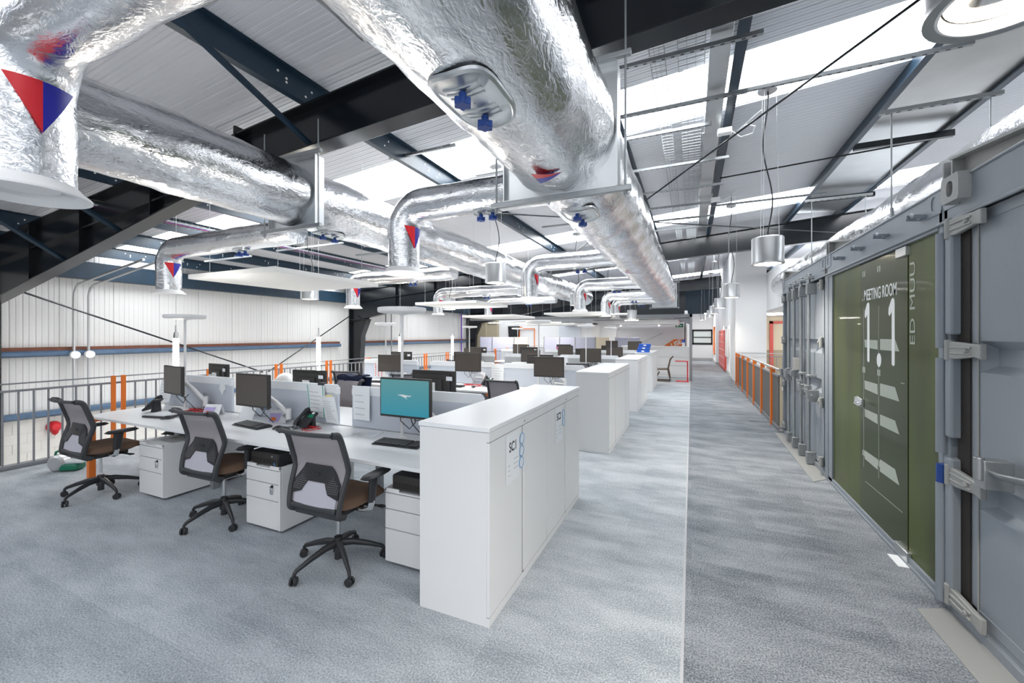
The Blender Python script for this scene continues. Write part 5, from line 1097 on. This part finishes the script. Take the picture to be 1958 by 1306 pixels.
# laptop, cables, papers, cards
lp = thing('closed_laptop', 'closed dark laptop with papers on top among red cables', 'laptop', (-5.35, 2.60, DZ), .2); MB().box(-.17, .17, -.12, .12, .002, .022).build('laptop_body', 'charcoal', lp, bevel=.004); MB().box(-.15, .13, -.10, .11, .022, .03).build('papers', 'paper', lp)
def tangle(name, c, r, n, m, label, seed, rad=.0035):
    random.seed(seed); pts = [Vector((c[0] + random.uniform(-r, r), c[1] + random.uniform(-r * .6, r * .6), c[2] + random.uniform(.004, .03))) for _ in range(n)]; out = []
    for i in range(1, n - 2):
        for k in range(6):
            u = k / 6; p0, p1, p2, p3 = pts[i - 1], pts[i], pts[i + 1], pts[i + 2]; q = .5 * ((2 * p1) + (-p0 + p2) * u + (2 * p0 - 5 * p1 + 4 * p2 - p3) * u * u + (-p0 + 3 * p1 - 3 * p2 + p3) * u ** 3); q.z = max(q.z, c[2] + .004); out.append(q)
    return tag(MB().tube(out, rad, n=6).build(name, m, angle=80), label, 'cable')
tangle('cable_tangle', (-5.3, 2.85, DZ), .24, 26, 'red', 'tangle of red network cable at the railing end of the nearest row', 3)
tangle('cable_tangle', (-5.2, 2.82, DZ), .28, 22, 'black', 'tangle of black cable over the red one by the laptop', 4)
tangle('cable_tangle', (-3.35, 2.78, DZ), .12, 14, 'red', 'short red cable loop behind the middle mouse of the nearest row', 5)
tangle('cable_tangle', (-3.45, 2.80, DZ), .18, 20, 'black', 'black cables around the middle monitor arm of the nearest row', 6)
tangle('cable_tangle', (-3.55, 6.35, DZ), .2, 22, 'red', 'tangle of red cable at the middle of the second row', 8)
tangle('cable_tangle', (-2.72, 2.80, DZ), .10, 10, 'alu', 'thin pale cable loops beyond the loose sheet of paper', 9, .002)
def sheetp(name, x, y, z, w_, h_, tx, rz, label, cat='paper', m='paper', lines=6, strips=None, group=None):
    t = thing(name, label, cat, (x, y, z), rz, group); R_ = Matrix.Rotation(tx, 4, 'X'); g = MB(); g.grid(lambda u, v: ((u - .5) * w_, .006 * math.sin(u * 5 + v * 3), v * h_), 8, 8, (0, .0015, 0)); g.xf(R_); g.build('sheet', m, t, angle=60)
    l = MB(); random.seed(int(abs(x * 100)) + int(y * 10))
    for k in range(lines):
        v = .15 + .75 * k / max(1, lines); u1 = random.uniform(.55, .9)
        for q in range(4):
            a0 = .12 + (u1 - .12) * q / 4; a1 = a0 + (u1 - .12) / 4.6
            P = lambda u, vv: ((u - .5) * w_, .006 * math.sin(u * 5 + vv * 3) - .0012, vv * h_)
            l.add([P(a0, v), P(a1, v), P(a1, v + .018), P(a0, v + .018)], [(0, 1, 2, 3)])
    l.xf(R_); l.build('print', 'faintink', t, smooth=False)
    if strips:
        s_ = MB()
        for a in strips: s_.grid(lambda u, v: ((a - .5 + (u - .5) * .04) * w_, .006 * math.sin(a * 5 + v * 3) - .0016, v * h_), 1, 8)
        s_.xf(R_); s_.build('teal_edge', 'teal', t)
    return t
sheetp('hanging_papers', -3.50, 3.02, .80, .24, .33, .10, 0, 'printed papers with teal strips clipped to the middle screen', strips=(.05, .92)); cl = tag(MB().box(-3.49, -3.42, 3.01, 3.07, 1.115, 1.15).build('binder_clip', 'black', bevel=.004), 'black binder clip holding papers on the middle screen', 'clip')
sheetp('hanging_papers', -3.22, 2.96, .77, .20, .28, .25, -.1, 'bundle of papers with yellow note beside the phone', lines=9); tag(MB().prism([(-.045, -.04), (.05, -.03), (.04, .045), (-.05, .035)], 'y', 0, .001).xf(Matrix.Translation((-3.20, 2.898, 1.02)) @ Matrix.Rotation(.2, 4, 'X')).build('sticky_note', 'yellow', smooth=False), 'pale yellow note stuck on the bundle of papers', 'note')
sheetp('draped_paper', -2.90, 3.005, .82, .21, .33, .04, 0, 'long white sheet draped over the screen beside the teal monitor', lines=4)
sheetp('taped_sheet', -6.02, 2.90, .80, .16, .28, -.25, .4, 'printed sheet leaning on the screen at the railing end, nearest row')
sheetp('taped_sheet', -3.15, 6.53, .76, .24, .36, .02, 0, 'white sheets taped to the middle screen of the second row'); sheetp('taped_sheet', -5.75, 6.5, .78, .36, .30, .02, 0, 'sheet with red and blue marks by the railing end of the second row')
q = MB()
for i in range(3):
    for j in range(7): q.box(-5.9 + i * .08, -5.88 + i * .08, 6.485, 6.49, .80 + j * .04, .82 + j * .04)
tag(q.build('red_tick_marks', 'red', smooth=False), 'columns of red marks on the sheet at the second row railing end', 'marks')
fp = thing('loose_paper', 'printed sheets lying flat on the worktop left of the teal monitor keyboard', 'paper', (-2.72, 2.84, DZ), .25); MB().box(-.15, .15, -.105, .105, .001, .004).build('sheet', 'paper', fp, smooth=False); q = MB()
for k in range(8): q.box(-.11, .10, -.08 + k * .02, -.077 + k * .02, .004, .0045)
q.build('print', 'faintink', fp, smooth=False)
def tent(x, y, rz, label, m='lilacp'):
    t = thing('tent_card', label, 'card', (x, y, DZ), rz); g = MB(); g.grid(lambda u, v: ((u - .5) * .20, -.05 + .05 * v, .12 * v), 2, 2, (0, .001, 0)); fl_ = g.build('front_leaf', 'paper', t, smooth=False)
    if m != 'paper':
        q = MB(); q.add([(-.09, -.0485, .006), (.02, -.0485, .006), (.04, -.018, .09), (-.09, -.018, .09)], [(0, 1, 2, 3)]); q.build('print', m, fl_, smooth=False); q = MB(); q.add([(-.06, -.046, .02), (-.01, -.046, .02), (-.02, -.035, .05), (-.07, -.035, .05)], [(0, 1, 2, 3)]); q.build('print', 'orange', fl_, smooth=False); g = MB(); g.grid(lambda u, v: ((u - .5) * .20, .05 - .05 * v, .12 * v), 2, 2, (0, .001, 0)); g.build('rear_leaf', 'paper', t, smooth=False)
    return t
tent(-4.93, 2.86, .3, 'small printed tent card between the two farther monitors'); tent(-4.38, 2.90, .1, 'folded white card behind the middle monitor', 'paper'); tent(-3.93, 2.92, .3, 'small purple printed tent card by the monitor arm')
tag(MB().prism([(-5.11, 1.0), (-5.05, .93), (-5.03, .98), (-4.99, 1.0), (-5.01, 1.05), (-5.09, 1.055)], 'y', 3.02, 3.03).build('note_slip', 'paper', smooth=False), 'torn white note stuck to the railing-end screen of the nearest row', 'note')
# rows 2-4 clutter
bx = thing('clip_lid_box', 'clear plastic storage box with white lid on the third row', 'box', (-3.9, 9.3, DZ)); MB().box(-.15, .15, -.1, .1, 0, .2).build('tub', 'clear', bx, bevel=.01); MB().box(-.16, .16, -.11, .11, .2, .225).build('lid', 'white', bx, bevel=.006); MB().box(-.05, .05, -.115, -.1, .13, .18).build('handle', 'navy', bx, bevel=.004)
for k, (x, y, z) in enumerate(((-3.0, 9.6, .0), (-2.9, 9.72, .0))):
    t = thing('document_tray', 'pale document stack standing on the third row, %s one' % ('shorter', 'taller')[k], 'papers', (x, y, DZ)); MB().box(-.12, .12, -.05, .05, 0, .28 + k * .08).build('stack', 'paper', t, bevel=.004); MB().box(-.05, .06, -.053, -.05, .12, .16).build('label', 'navy' if k else 'yellow', t)
pf = thing('pink_folder', 'bright pink folder leaning in a tray on the fourth row', 'folder', (-4.0, 13.0, 1.15), .2); MB().prism([(-.12, .06), (-.06, .10), (.12, 0), (.07, -.06)], 'y', -.005, .005).build('cover', 'pink', pf)
pr_ = thing('printer', 'light grey printer between monitors on the fourth row', 'printer', (-3.1, 13.7, DZ)); MB().box(-.22, .22, -.18, .18, 0, .22).build('body', 'alu', pr_, bevel=.015); MB().prism([(-.15, .22), (.15, .22), (.12, .30)], 'x', -.18, .18).build('paper_tray', 'white', pr_)
# blue lever-arch boxes on the fourth cupboards
for k, (dy, z) in enumerate(((0, 0), (0, .085), (.12, .17))):
    t = thing('blue_box_file', 'bright blue box file on the fourth cupboards, %s of the stack' % ('lowest', 'middle', 'topmost')[k], 'box file', (-1.30 + .02 * k, 12.62 + dy * .3, 1.118 + z), .04 * k, 'blue box files'); MB().box(-.17, .17, -.14, .14, 0, .08).build('case', 'bluebox', t, bevel=.006); MB().box(-.04, .04, -.144, -.14, .02, .06).build('white_label', 'paper', t)
# crumpled bag under the desk and kettle lead
bg_ = MB(); random.seed(11)
bg_.grid(lambda u, v: (-3.66 + .17 * math.sin(PI * v) ** .6 * math.cos(2 * PI * u) + .02 * noise.noise(Vector((u * 9, v * 9, 0))), 2.95 + .15 * math.sin(PI * v) ** .6 * math.sin(2 * PI * u), .17 - .165 * math.cos(PI * v) + .02 * noise.noise(Vector((u * 12, v * 7, 3)))), 24, 16); tag(bg_.build('plastic_bag', 'bag', angle=80), 'crumpled pale plastic bag on the carpet behind the middle chair', 'bag')
fb = MB(); fb.tube([(-6.25 + .16 * math.cos(a), 4.75, .75 + .16 * math.sin(a)) for a in [PI * k / 14 for k in range(15)]], .09, n=14)
tag(fb.build('flexible_hose', 'white', angle=80), 'white ribbed flexible hose arching behind the nearest row screens', 'hose')
# sockets in floor near wall rail etc: small red reel beside railing post
tag(MB().cyl((-7.1, 3.4, .012), (-6.6, 3.1, .012), .004, n=6).build('orange_cord', 'orange'), 'thin orange cord on the carpet by the railing', 'cord')
